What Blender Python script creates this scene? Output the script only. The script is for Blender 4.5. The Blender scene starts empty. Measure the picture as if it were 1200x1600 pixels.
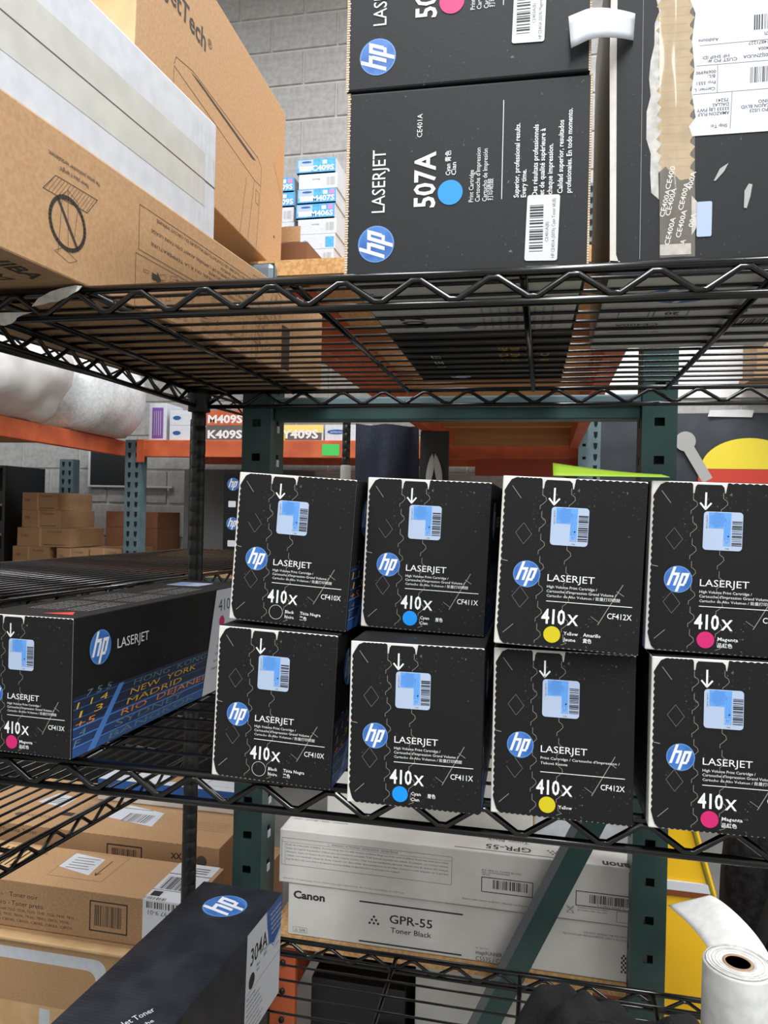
import bpy, math, random
from mathutils import Vector, Matrix, Euler
random.seed(7)
R = math.radians
D = bpy.data
col = bpy.context.scene.collection
sc = bpy.context.scene

# ------------------------------------------------------------------ camera
cam_d = D.cameras.new('camera'); cam = D.objects.new('camera', cam_d); col.objects.link(cam)
cam_d.sensor_fit = 'VERTICAL'; cam_d.sensor_height = 24.0
cam_d.lens = 24.0 * 1180.0 / 1600.0
cam_d.clip_start = 0.02; cam_d.clip_end = 60
YAW, ROLL = R(12.0), R(1.29)
fw = Vector((-math.sin(YAW), math.cos(YAW), 0)); rt0 = Vector((math.cos(YAW), math.sin(YAW), 0)); up0 = Vector((0, 0, 1))
rt = rt0*math.cos(ROLL) + up0*math.sin(ROLL); up = up0*math.cos(ROLL) - rt0*math.sin(ROLL)
mw = Matrix((rt, up, -fw)).transposed().to_4x4(); mw.translation = Vector((0, 0, 1.5))
cam.matrix_world = mw
sc.camera = cam

# ------------------------------------------------------------------ world, lamps, exposure
w = D.worlds.new('world'); sc.world = w; w.use_nodes = True
w.node_tree.nodes['Background'].inputs[0].default_value = (0.93, 0.97, 1.0, 1)
w.node_tree.nodes['Background'].inputs[1].default_value = 0.33
def lamp(name, loc, size, power, color=(0.97, 0.985, 1.0)):
    l = D.lights.new(name, 'AREA'); l.shape = 'RECTANGLE'; l.size = size[0]; l.size_y = size[1]
    l.energy = power; l.color = color
    o = D.objects.new(name, l); col.objects.link(o); o.location = loc
    return o
lamp('ceiling_or_added_light', (0.2, -1.1, 4.6), (0.45, 2.4), 130)
lamp('ceiling_or_added_light', (0.0, -3.4, 4.6), (0.45, 2.4), 140)  # unseen lamp added behind the camera to light the fronts
lamp('ceiling_or_added_light', (2.2, 0.2, 4.6), (0.45, 2.4), 130)
lamp('ceiling_or_added_light', (-1.6, -0.6, 4.6), (0.45, 2.4), 75)
lamp('ceiling_or_added_light', (0.3, 3.1, 5.0), (2.4, 0.45), 110)
lamp('ceiling_or_added_light', (-2.6, 2.6, 5.0), (2.4, 0.45), 55)
sc.view_settings.view_transform = 'Standard'; sc.view_settings.look = 'None'
sc.view_settings.exposure = 0.06; sc.view_settings.gamma = 1.0; sc.view_settings.use_curve_mapping = False

# ------------------------------------------------------------------ materials
def s2l(c):
    return tuple(((x/255)/12.92 if x/255 <= 0.04045 else ((x/255+0.055)/1.055)**2.4) for x in c)
MATS = {}
def M(name, rgb, rough=0.6, metal=0.0, kind=None, scale=40.0, amt=0.15, rgb2=None, bump=0.0, spec=0.5, coat=0.0, alpha=None):
    if name in MATS: return MATS[name]
    m = D.materials.new(name); m.use_nodes = True; MATS[name] = m
    nt = m.node_tree; b = nt.nodes['Principled BSDF']; c = s2l(rgb) + (1,)
    b.inputs['Base Color'].default_value = c; b.inputs['Roughness'].default_value = rough
    b.inputs['Metallic'].default_value = metal; b.inputs['Specular IOR Level'].default_value = spec
    if coat: b.inputs['Coat Weight'].default_value = coat; b.inputs['Coat Roughness'].default_value = 0.15
    if alpha is not None: b.inputs['Alpha'].default_value = alpha
    def nd(t, **k):
        n = nt.nodes.new(t)
        for a, v in k.items(): setattr(n, a, v)
        return n
    if kind:
        tc = nd('ShaderNodeTexCoord'); mp = nd('ShaderNodeMapping'); nt.links.new(tc.outputs['Object'], mp.inputs[0])
        nz = nd('ShaderNodeTexNoise'); nz.inputs['Scale'].default_value = scale; nz.inputs['Detail'].default_value = 6
        nt.links.new(mp.outputs[0], nz.inputs['Vector'])
        rp = nd('ShaderNodeValToRGB')
        c2 = s2l(rgb2) if rgb2 else tuple(x*(1-amt) for x in c[:3])
        lo, hi = 0.35, 0.65
        if kind == 'scuff': lo, hi = 0.64, 0.78
        if kind == 'chip': lo, hi = 0.45, 0.55
        e = rp.color_ramp.elements
        e[0].position = lo; e[1].position = hi
        e[0].color = c; e[1].color = tuple(c2) + (1,)
        if kind == 'stretch': mp.inputs['Scale'].default_value = (1, 1, 0.08)
        if kind == 'brushx': mp.inputs['Scale'].default_value = (0.05, 1, 1)
        nt.links.new(nz.outputs['Fac'], rp.inputs[0]); nt.links.new(rp.outputs[0], b.inputs['Base Color'])
        if kind == 'scuff':       # second, larger wear mask so the scuffs gather in patches
            n2 = nd('ShaderNodeTexNoise'); n2.inputs['Scale'].default_value = 22; n2.inputs['Detail'].default_value = 2
            nt.links.new(mp.outputs[0], n2.inputs['Vector'])
            r2 = nd('ShaderNodeValToRGB'); r2.color_ramp.elements[0].position = .5; r2.color_ramp.elements[1].position = .72
            nt.links.new(n2.outputs['Fac'], r2.inputs[0])
            mu = nd('ShaderNodeMath', operation='MULTIPLY'); nt.links.new(rp.outputs['Color'], mu.inputs[0])
            e[0].color = (0, 0, 0, 1); e[1].color = (1, 1, 1, 1)
            nt.links.new(r2.outputs['Color'], mu.inputs[1])
            mx = nd('ShaderNodeMix', data_type='RGBA'); mx.inputs[6].default_value = c; mx.inputs[7].default_value = tuple(c2)+(1,)
            nt.links.new(mu.outputs[0], mx.inputs[0]); nt.links.new(mx.outputs[2], b.inputs['Base Color'])
        if bump:
            bp = nd('ShaderNodeBump'); bp.inputs['Strength'].default_value = bump; bp.inputs['Distance'].default_value = 0.002
            nt.links.new(nz.outputs['Fac'], bp.inputs['Height']); nt.links.new(bp.outputs[0], b.inputs['Normal'])
    return m

black_card = M('black_card', (25, 25, 26), .6, spec=.2, kind='scuff', scale=420, rgb2=(150, 150, 148), bump=.04)
black_card_old = M('black_card_old', (36, 37, 40), .55, spec=.25, kind='scuff', scale=260, rgb2=(150, 150, 150), bump=.06)
navy_card = M('navy_card', (26, 30, 40), .36, spec=.4, kind='n', scale=30, rgb2=(44, 48, 58), bump=.1)
white_board = M('white_board', (222, 219, 212), .7, kind='n', scale=90, amt=.12)
kraft = M('kraft', (186, 149, 109), .75, kind='n', scale=220, rgb2=(174, 136, 97), bump=.05)
kraft_dark = M('kraft_dark', (170, 136, 100), .8, kind='n', scale=160, rgb2=(156, 122, 88))
kraft_pale = M('kraft_pale', (214, 178, 132), .7, kind='n', scale=20, rgb2=(200, 162, 116))
flute = M('flute', (200, 170, 125), .8, kind='stretch', scale=200, rgb2=(130, 100, 66))
white_card = M('white_card', (208, 212, 219), .6, kind='n', scale=60, rgb2=(198, 202, 209), bump=.05)
canon_white = M('canon_white', (224, 222, 217), .5, kind='n', scale=14, rgb2=(212, 209, 203), bump=.05)
clear_tape = M('clear_tape', (206, 206, 200), .25, kind='n', scale=30, rgb2=(196, 196, 190), bump=.08)
ink = M('black_ink', (38, 35, 34), .6)
ink_soft = M('grey_ink', (88, 80, 74), .7)
ink_white = M('white_ink', (228, 228, 228), .55)
ink_cyan = M('cyan_ink', (4, 142, 232), .5)
ink_yellow = M('yellow_ink', (205, 188, 12), .5)
ink_magenta = M('magenta_ink', (200, 28, 105), .5)
ink_red = M('red_ink', (205, 60, 45), .5)
ink_orange = M('orange_ink', (236, 140, 50), .5)
ink_gold = M('gold_ink', (226, 178, 50), .5)
hp_blue = M('logo_blue', (44, 92, 168), .4, kind='n', scale=60, rgb2=(70, 126, 200))
hp_rim = M('logo_rim', (92, 140, 198), .4)
navy1 = M('navy_print', (26, 36, 58), .45); navy2 = M('blue_print_dark', (32, 58, 104), .45); navy3 = M('blue_print_mid', (44, 84, 146), .45)
navy4 = M('blue_print_light', (78, 132, 206), .4); teal_ink = M('slate_teal_ink', (104, 134, 138), .5)
sticker_base = M('sticker_pale_blue', (172, 188, 214), .35); sticker_blue = M('sticker_blue', (98, 158, 228), .3)
sticker_blue2 = M('sticker_blue_dark', (70, 128, 208), .3); label_white = M('label_white', (207, 211, 218), .45)
wire_black = M('black_wire', (9, 9, 10), .2, coat=.25)
post_black = M('post_black', (17, 18, 19), .38, kind='n', scale=60, rgb2=(24, 25, 26))
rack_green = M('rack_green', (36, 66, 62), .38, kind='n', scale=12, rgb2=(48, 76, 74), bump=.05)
rack_green_old_and_lit = M('rack_teal_weathered_and_lit', (98, 122, 130), .5, kind='n', scale=14, rgb2=(84, 108, 116))
rack_orange = M('rack_orange', (206, 102, 60), .5, kind='n', scale=10, rgb2=(180, 82, 48))
steel_and_lit_grey = M('grey_steel_and_lit_top', (120, 134, 146), .35, metal=.3)
chipboard = M('chipboard', (214, 172, 118), .85, kind='chip', scale=170, rgb2=(196, 150, 98), bump=.3)
cmu = M('block_grey', (178, 178, 176), .9, kind='n', scale=30, rgb2=(160, 160, 160), bump=.6)
cmu2 = M('block_grey_pale', (190, 189, 186), .9, kind='n', scale=24, rgb2=(168, 168, 166), bump=.6)
mortar = M('mortar', (200, 198, 192), .95, kind='n', scale=50, amt=.15, bump=.5)
floor_m = M('concrete_floor', (120, 118, 114), .6, kind='n', scale=4, amt=.25)
paper = M('lit_wall_white', (232, 233, 235), .6)  # white of the panel that paints the lit wall
paper_torn = M('torn_paper', (176, 174, 170), .9, kind='n', scale=120, rgb2=(208, 206, 202))
black_cloth = M('black_cloth', (22, 22, 24), .9, kind='n', scale=300, rgb2=(34, 34, 36), bump=.5)
navy_cloth = M('navy_cloth', (38, 46, 62), .9, kind='n', scale=60, rgb2=(30, 36, 50), bump=.3)
banner_m = M('banner_cloth', (58, 62, 68), .85, kind='n', scale=8, rgb2=(50, 54, 60), bump=.2)
yellow_pl = M('yellow_plastic', (240, 190, 16), .35)
foam = M('foam_wrap', (234, 234, 232), .45, kind='n', scale=9, rgb2=(214, 214, 213), bump=.4)
samsung_blue = M('print_sky_blue', (60, 150, 226), .45, kind='n', scale=60, rgb2=(90, 176, 240))
deep_blue = M('print_deep_blue', (36, 84, 150), .45)
purple = M('purple_print', (122, 80, 160), .5)
green_tag = M('green_tag', (70, 200, 90), .5)
lime = M('lime_paper', (118, 150, 16), .6)
dark_m = M('dark_plastic', (26, 28, 32), .5)
grey_m = M('light_grey_fabric', (170, 170, 168), .8)
card_hole = M('dark_recess', (14, 15, 15), .9)

# ------------------------------------------------------------------ mesh builder
class MB:
    def __init__(s): s.v = []; s.f = []; s.mi = []; s.mats = []; s.sm = []
    def m(s, mat):
        if mat not in s.mats: s.mats.append(mat)
        return s.mats.index(mat)
    def add(s, vs, fs, mat, smooth=False):
        o = len(s.v); s.v += [tuple(v) for v in vs]; k = s.m(mat)
        for f in fs: s.f.append([i+o for i in f]); s.mi.append(k); s.sm.append(smooth)
    def box(s, a, b, mat, mx=None):
        x0, y0, z0 = a; x1, y1, z1 = b
        vs = [Vector(p) for p in ((x0,y0,z0),(x1,y0,z0),(x1,y1,z0),(x0,y1,z0),(x0,y0,z1),(x1,y0,z1),(x1,y1,z1),(x0,y1,z1))]
        if mx is not None: vs = [mx @ v for v in vs]
        s.add(vs, [(0,3,2,1),(4,5,6,7),(0,1,5,4),(1,2,6,5),(2,3,7,6),(3,0,4,7)], mat); return s
    def tube(s, pts, r, mat, n=8, closed=False):
        pts = [Vector(p) for p in pts]; rings = []; N = len(pts)
        rr = r if isinstance(r, (list, tuple)) else [r]*N
        ref = None
        for i, p in enumerate(pts):
            a = pts[i-1] if i > 0 else pts[0]; b = pts[i+1] if i < N-1 else pts[-1]
            t = (b-a).normalized()
            if ref is None: ref = t.orthogonal().normalized()
            u = (ref - t*ref.dot(t)).normalized(); ref = u; v = t.cross(u)
            # mitre scale at bends
            k = 1.0
            if 0 < i < N-1:
                c = (pts[i]-pts[i-1]).normalized().dot(t); k = 1/max(c, .5)
            rings.append([p + (u*math.cos(2*math.pi*j/n) + v*math.sin(2*math.pi*j/n))*rr[i] for j in range(n)])
        vs = [q for rg in rings for q in rg]; fs = []
        for i in range(N-1):
            for j in range(n):
                fs.append((i*n+j, i*n+(j+1) % n, (i+1)*n+(j+1) % n, (i+1)*n+j))
        fs.append(tuple(range(n))[::-1]); fs.append(tuple((N-1)*n+j for j in range(n)))
        s.add(vs, fs, mat, True); return s
    def lathe(s, prof, mat, c=(0,0), n=20):
        vs = []; fs = []; N = len(prof)
        for (r, z) in prof:
            for j in range(n):
                a = 2*math.pi*j/n; vs.append((c[0]+r*math.cos(a), c[1]+r*math.sin(a), z))
        for i in range(N-1):
            for j in range(n):
                fs.append((i*n+j, i*n+(j+1) % n, (i+1)*n+(j+1) % n, (i+1)*n+j))
        fs.append(tuple(range(n))[::-1]); fs.append(tuple((N-1)*n+j for j in range(n)))
        s.add(vs, fs, mat, True); return s
    def grid(s, fn, nu, nv, mat, smooth=True):
        vs = [fn(i/nu, j/nv) for j in range(nv+1) for i in range(nu+1)]
        fs = [(j*(nu+1)+i, j*(nu+1)+i+1, (j+1)*(nu+1)+i+1, (j+1)*(nu+1)+i) for j in range(nv) for i in range(nu)]
        s.add(vs, fs, mat, smooth); return s
    def slab(s, outline, th, mat, fr):
        """an outline in the frame fr (a matrix), given the thickness th along the frame's z"""
        n = len(outline); a = [fr @ Vector((x, y, 0)) for x, y in outline]; b = [fr @ Vector((x, y, th)) for x, y in outline]
        s.add(a+b, [tuple(range(n))[::-1], tuple(range(n, 2*n))] + [(i, (i+1) % n, n+(i+1) % n, n+i) for i in range(n)], mat); return s
    def mesh(s, name):
        me = D.meshes.new(name); me.from_pydata([tuple(v) for v in s.v], [], s.f); 
        for m in s.mats: me.materials.append(m)
        me.polygons.foreach_set('material_index', s.mi); me.polygons.foreach_set('use_smooth', s.sm); me.update()
        return me
    def build(s, name, parent=None, loc=None, rot=None, bevel=0):
        return link(name, s.mesh(name), parent, loc, rot, bevel)
def link(name, me, parent=None, loc=None, rot=None, bevel=0):
    o = D.objects.new(name, me); col.objects.link(o)
    if parent: o.parent = parent
    if loc is not None: o.location = loc
    if rot is not None: o.rotation_euler = rot
    if bevel:
        b = o.modifiers.new('bevel', 'BEVEL'); b.width = bevel; b.segments = 2; b.limit_method = 'ANGLE'
    return o
def tag(o, label, cat, group=None):
    o['label'] = label; o['category'] = cat
    if group: o['group'] = group
    return o
def empty(name, loc=(0,0,0), rot=(0,0,0)):
    o = D.objects.new(name, None); col.objects.link(o); o.location = loc; o.rotation_euler = rot; o.empty_display_size = .05
    return o
def struct(o): o['kind'] = 'structure'; return o

# ------------------------------------------------------------------ print: flat lettering and drawings laid on a face
TXT = {}
def glyphs(s, bold=0.0, res=2):
    k = (s, bold, res)
    if k in TXT: return TXT[k]
    c = D.curves.new('lettering_source', 'FONT'); c.body = s; c.size = 1; c.resolution_u = res; c.offset = bold; c.fill_mode = 'BOTH' if False else 'FRONT'
    o = D.objects.new('lettering_source', c); me = o.to_mesh()
    vs = [(v.co.x, v.co.y) for v in me.vertices]; fs = [tuple(p.vertices) for p in me.polygons]
    o.to_mesh_clear(); D.objects.remove(o); D.curves.remove(c)
    if vs:
        x0 = min(v[0] for v in vs); x1 = max(v[0] for v in vs)
        vs = [((x-x0)/CAP, y/CAP) for x, y in vs]; wd = (x1-x0)/CAP
    else: wd = 0
    TXT[k] = (vs, fs, wd); return TXT[k]
CAP = 1.0
_v = glyphs('H')[0]; CAP = max(v[1] for v in _v); TXT.clear()

class Art:
    """collects print on the plane o + u*U + v*V; every call lies a hair above the one before"""
    def __init__(s, o, U, V, eps=.00025, step=.00006):
        s.o = Vector(o); s.U = Vector(U); s.V = Vector(V); s.N = s.U.cross(s.V); s.b = MB(); s.h = eps; s.st = step
    def lay(s): s.h += s.st
    def P(s, u, v): return s.o + s.U*u + s.V*v + s.N*s.h
    def poly(s, pts, mat): s.b.add([s.P(*p) for p in pts], [tuple(range(len(pts)))], mat)
    def rect(s, u0, v0, u1, v1, mat): s.poly([(u0,v0),(u1,v0),(u1,v1),(u0,v1)], mat)
    def rrect(s, u0, v0, u1, v1, r, mat, ang=0, n=4):
        cu, cv = (u0+u1)/2, (v0+v1)/2; pts = []
        for cx, cy, a0 in ((u1-r, v0+r, -90), (u1-r, v1-r, 0), (u0+r, v1-r, 90), (u0+r, v0+r, 180)):
            for i in range(n+1):
                a = R(a0+90*i/n); pts.append((cx+r*math.cos(a), cy+r*math.sin(a)))
        ca, sa = math.cos(R(ang)), math.sin(R(ang))
        s.poly([(cu+(x-cu)*ca-(y-cv)*sa, cv+(x-cu)*sa+(y-cv)*ca) for x, y in pts], mat)
    def disc(s, u, v, r, mat, n=32, ry=None):
        ry = ry or r; s.poly([(u+r*math.cos(2*math.pi*i/n), v+ry*math.sin(2*math.pi*i/n)) for i in range(n)], mat)
    def ring(s, u, v, r, w, mat, n=32, ry=None):
        ry = ry or r; s.line([(u+r*math.cos(2*math.pi*i/n), v+ry*math.sin(2*math.pi*i/n)) for i in range(n+1)], w, mat)
    def line(s, pts, w, mat):
        for (a, b) in zip(pts[:-1], pts[1:]):
            dx, dy = b[0]-a[0], b[1]-a[1]; l = math.hypot(dx, dy)
            if l < 1e-9: continue
            nx, ny = -dy/l*w/2, dx/l*w/2; ex, ey = dx/l*w*.25, dy/l*w*.25
            s.poly([(a[0]-nx-ex, a[1]-ny-ey), (b[0]-nx+ex, b[1]-ny+ey), (b[0]+nx+ex, b[1]+ny+ey), (a[0]+nx-ex, a[1]+ny-ey)], mat)
    def frame(s, u0, v0, u1, v1, w, mat): s.line([(u0,v0),(u1,v0),(u1,v1),(u0,v1),(u0,v0)], w, mat)
    def text(s, t, u, v, cap, mat, width=None, ang=0, bold=0.0, align=0, res=2, slant=0):
        vs, fs, wd = glyphs(t, bold, res)
        if not vs: return
        sx = (width/wd) if width else cap
        ca, sa = math.cos(R(ang)), math.sin(R(ang)); ox = -align*wd*sx
        out = []
        for x, y in vs:
            X = x*sx+ox + y*cap*slant; Y = y*cap
            out.append(s.P(u+X*ca-Y*sa, v+X*sa+Y*ca))
        s.b.add(out, fs, mat)
    def bars(s, u0, v0, u1, v1, n, mat, seed=1, vert=False):
        rd = random.Random(seed); x = 0.0; L = 1.0/n
        while x < 1-L:
            wdt = L*rd.choice((.35, .6, 1.0)); 
            if vert: s.rect(u0, v0+(v1-v0)*x, u1, v0+(v1-v0)*(x+wdt), mat)
            else: s.rect(u0+(u1-u0)*x, v0, u0+(u1-u0)*(x+wdt), v1, mat)
            x += wdt + L*rd.choice((.4, .6, 1.0))
    def logo(s, u, v, r, ang=0, sy=1.0):
        """round blue logo with slanted white letters h p whose stems run out to the rim"""
        ca, sa = math.cos(R(ang)), math.sin(R(ang))
        def T(x, y): return (u+(x*ca-y*sa)*r, v+(x*sa+y*ca)*r*sy)
        s.poly([T(math.cos(2*math.pi*i/36), math.sin(2*math.pi*i/36)) for i in range(36)], hp_rim); s.lay()
        s.poly([T(.93*math.cos(2*math.pi*i/36), .93*math.sin(2*math.pi*i/36)) for i in range(36)], hp_blue); s.lay()
        k = .33
        def q(x0, y0, x1, y1, k0=0, k1=0):
            s.poly([T(x0+k*y0, y0), (T(x1+k*y0, y0)), T(x1+k*y1, y1+k1), T(x0+k*y1, y1+k0)], ink_white)
        q(-.64, -.48, -.44, .92); q(-.44, .29, -.04, .49); q(-.20, -.48, .00, .29)
        q(.10, -.92, .30, .49); q(.30, .29, .64, .49); q(.45, -.31, .65, .29); q(.30, -.48, .60, -.31)
        s.lay()
    def done(s, name, parent): return s.b.build(name, parent)

# ================================================================== THE SETTING
fl = MB(); fl.box((-5, -5, -.05), (3.3, 4.9, 0), floor_m); struct(fl.build('floor'))
ceil_m = M('ceiling_paint', (205, 205, 202), .9, kind='n', scale=3, amt=.1); wall_m = M('wall_paint', (196, 196, 193), .9, kind='n', scale=3, amt=.1)
for nm, a_, b_, mt in (('ceiling', (-5, -5, 5.4), (3.3, 4.9, 5.5), ceil_m), ('wall_left', (-5, -5, 0), (-4.92, 4.7, 5.4), wall_m), ('wall_right', (3.22, -5, 0), (3.3, 4.7, 5.4), wall_m), ('wall_front', (-4.9, -5, 0), (3.2, -4.9, 5.4), wall_m)):
    q_ = MB(); q_.box(a_, b_, mt); struct(q_.build(nm))
WY = 4.75
wb = MB(); wb.box((-4.9, WY+.012, 0), (3.2, WY+.2, 5.4), mortar); wall = struct(wb.build('wall_back'))
blk = {}
def block_mesh(wd, ht, mat, k):
    key = (round(wd, 3), k)
    if key in blk: return blk[key]
    b = MB(); e = .004; z = .012
    vs = [(0,z,0),(wd,z,0),(wd,z,ht),(0,z,ht),(e,0,e),(wd-e,0,e),(wd-e,0,ht-e),(e,0,ht-e)]
    b.add(vs, [(4,5,6,7),(0,1,5,4),(1,2,6,5),(2,3,7,6),(3,0,4,7)], mat); blk[key] = b.mesh('block'); return blk[key]
BH, BW, J = .2325, .455, .014
rest = MB(); nb = 0
for r in range(23):
    z = -.11 + r*BH + .008
    off = -.02 + (BW/2 if r % 2 else 0)
    for c in range(-11, 8):
        x = off + c*BW
        if x < -4.8 or x > 3.1 or z < -.02 or z+BH > 5.35: continue
        seen = (-2.6 < x < -.6 and z > 2.9) or (-3.9 < x < -.9 and 1.0 < z < 2.0) or (.1 < x < 1.6 and 1.6 < z < 2.8)
        if seen and nb < 290:
            o = link('block', block_mesh(BW-J, BH-J, random.choice((cmu, cmu, cmu2)), random.randint(0, 2)), wall, (x, WY, z)); nb += 1
        else:
            e = .004; q = .012; wd, ht = BW-J, BH-J
            rest.add([(x+a, WY+b_, z+c_) for a, b_, c_ in ((0,q,0),(wd,q,0),(wd,q,ht),(0,q,ht),(e,0,e),(wd-e,0,e),(wd-e,0,ht-e),(e,0,ht-e))],
                     [(4,5,6,7),(0,1,5,4),(1,2,6,5),(2,3,7,6),(3,0,4,7)], cmu)
o = rest.build('block_courses', wall); o['kind'] = 'stuff'

# ================================================================== WIRE SHELVING
def wire_unit(label, loc, rz, W, Dp, levels, post_top, n_wires, bars, pitch=.066, phase=.0, bpitch=.0713, bphase=0., group=None, wr=.0018):
    t = empty('wire_shelving', loc, (0, 0, rz)); tag(t, label, 'shelving', group)
    for px, py in ((0, 0), (W, 0), (0, Dp), (W, Dp)):
        p = MB(); prof = []
        z = 0.0; r = .0127
        prof += [(.008, 0), (.018, .0), (.018, .012), (.0127, .02)]
        z = .045
        while z < post_top-.01:
            prof += [(r, z-.0012), (r-.0011, z), (r, z+.0012)]; z += .0254
        prof += [(r, post_top-.003), (r-.004, post_top)]
        p.lathe(prof, post_black, (px, py), 16); p.build('post', t)
    wire = MB(); wire.tube([(.0, 0, 0), (W, 0, 0)], wr, wire_black, 6); wme = wire.mesh('wire')
    cb = MB(); cb.tube([(0, 0, 0), (0, Dp, 0)], .0036, wire_black, 8); cme = cb.mesh('cross_bar')
    for z in levels:
        f = MB(); zl = -.0255; a = .016
        for zz, rr in ((0, .0042), (zl, .0038)):
            f.tube([(a, 0, zz), (W-a, 0, zz)], rr, wire_black, 10); f.tube([(a, Dp, zz), (W-a, Dp, zz)], rr, wire_black, 10)
            f.tube([(0, a, zz), (0, Dp-a, zz)], rr, wire_black, 10); f.tube([(W, a, zz), (W, Dp-a, zz)], rr, wire_black, 10)
        def zig(fx, L, pt, ph):
            pts = []; x = ph - pt*4
            while x < L+pt:
                for dx, zz in ((-.004, -.0045), (.004, -.0045), (pt/2-.004, zl+.004), (pt/2+.004, zl+.004)):
                    X = x+dx
                    if .014 < X < L-.014: pts.append(fx(X, zz))
                x += pt
            f.tube(pts, .0029, wire_black, 8)
        zig(lambda X, zz: (X, -.002, zz), W, pitch, phase); zig(lambda X, zz: (X, Dp-.002, zz), W, bpitch, bphase)
        zig(lambda X, zz: (-.002, X, zz), Dp, pitch, .03); zig(lambda X, zz: (W+.002, X, zz), Dp, pitch, .03)
        fr = f.build('shelf_frame', t, (0, 0, z))
        for px, py in ((0, 0), (W, 0), (0, Dp), (W, Dp)):
            s = MB(); s.lathe([(.0135, -.035), (.0195, -.034), (.0185, -.012), (.0215, -.010), (.0205, .004), (.0135, .005)], dark_m, (px, py), 16); s.build('corner_sleeve', fr)
        for k in range(n_wires):
            link('wire', wme, fr, (0, Dp*(k+1)/(n_wires+1), .0035))
        for x in bars: link('cross_bar', cme, fr, (x, 0, -.002))
    return t
X0 = -.605
main = wire_unit('nearest black wire shelving unit, its middle shelf holding the rows of black toner boxes', (X0, .645, 0), 0, 1.25, .6, (.757, 1.2555, 1.705), 1.709, 15,
      [x-X0 for x in (-.43, -.226, -.022, .182, .386)] + [.06], .066, (-.4425-X0) % .066, .0713, (-.3407-X0) % .0713)
main.name = 'wire_shelving'
# torn paper left on the top front rods
def torn(name, par, pts, y, th=.0006):
    m = MB(); fr = Matrix(((1,0,0,0),(0,0,-1,y),(0,1,0,0),(0,0,0,1))); m.slab(pts, th, paper_torn, fr); o = m.build(name, par); o['label'] = 'torn white paper tape remnant'; return o
torn('tape_remnant', main, [(.118,1.690),(.125,1.6975),(.138,1.7035),(.150,1.7065),(.165,1.7085),(.172,1.7075),(.168,1.7035),(.160,1.7000),(.156,1.6975),(.151,1.6960),(.146,1.6935),(.138,1.6935),(.130,1.6915)], -.0052)
torn('tape_remnant', main, [(.050,1.6835),(.068,1.6852),(.090,1.6853),(.118,1.6845),(.108,1.6822),(.102,1.6800),(.100,1.6770),(.096,1.6745),(.088,1.6725),(.080,1.6738),(.070,1.6715),(.055,1.6690)], -.0050)

# the unit on the left, turned so its long side runs away from the viewer
left_unit = wire_unit('black wire shelving unit at the far left, its long side running away', (-.79, .62, 0), R(90-5.8), 1.7, .552, (.988, 1.358), 1.80, 19, (.12, .36, .60, .84, 1.08, 1.32, 1.56), .06, .02, .06, .02, wr=.0024)
rl = MB(); zz0, zz1 = 1.742, 1.717
rl.tube([(.015, 0, zz0), (1.05, 0, zz0)], .0036, wire_black, 8); rl.tube([(.015, 0, zz1), (1.05, 0, zz1)], .0032, wire_black, 8)
pts = []; x = .02
while x < 1.02: pts += [(x, 0, zz0-.003), (x+.04, 0, zz1+.003)]; x += .08
rl.tube(pts, .0022, wire_black, 6); rl.build('side_rail', left_unit)
sl = MB(); sl.lathe([(.0145, 1.30), (.0165, 1.305), (.0170, 1.640), (.0145, 1.645)], M('white_sleeve', (190, 190, 188), .6), (1.7, 0), 14); sl.build('white_sleeve', left_unit)['label'] = 'white sleeve on the far post'
pal = empty('wooden_pallet', (-1.78, 1.685, 0)); tag(pal, 'wooden pallet under the brown toner cartons', 'pallet')
for k in range(3):
    m = MB(); m.box((.02+.44*k, 0, 0), (.12+.44*k, .65, .135), kraft_dark); m.build('block', pal)
for k in range(6):
    m = MB(); m.box((0, .111*k, .136), (1.02, .111*k+.095, .1595), kraft_dark); m.build('slat', pal)

# ================================================================== TONER BOXES 410
def wav(a, b, amp, n, ph=0):
    """scalloped run of points from a to b"""
    out = []; dx, dy = b[0]-a[0], b[1]-a[1]; l = math.hypot(dx, dy); nx, ny = -dy/l, dx/l
    for i in range(n*4):
        t = i/(n*4); q = amp*abs(math.sin(math.pi*(t*n+ph))); out.append((a[0]+dx*t+nx*q, a[1]+dy*t+ny*q))
    return out
def body_box(name, w_, d_, h_, mats, **k):
    """mats: front, back, left, right, top, bottom"""
    b = MB(); v = [(0,0,0),(w_,0,0),(w_,d_,0),(0,d_,0),(0,0,h_),(w_,0,h_),(w_,d_,h_),(0,d_,h_)]
    for f, m_ in zip([(0,1,5,4),(2,3,7,6),(3,0,4,7),(1,2,6,5),(4,5,6,7),(0,3,2,1)], mats):
        b.f.append(list(f)); b.mi.append(b.m(m_)); b.sm.append(False)
    b.v = v
    return b.build(name, bevel=.0011, **k)
BWd, BHt, BDp = .1085, .132, .385
def V2(v): return BHt - v*BHt     # v measured down from the top
side_me = {}
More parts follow.
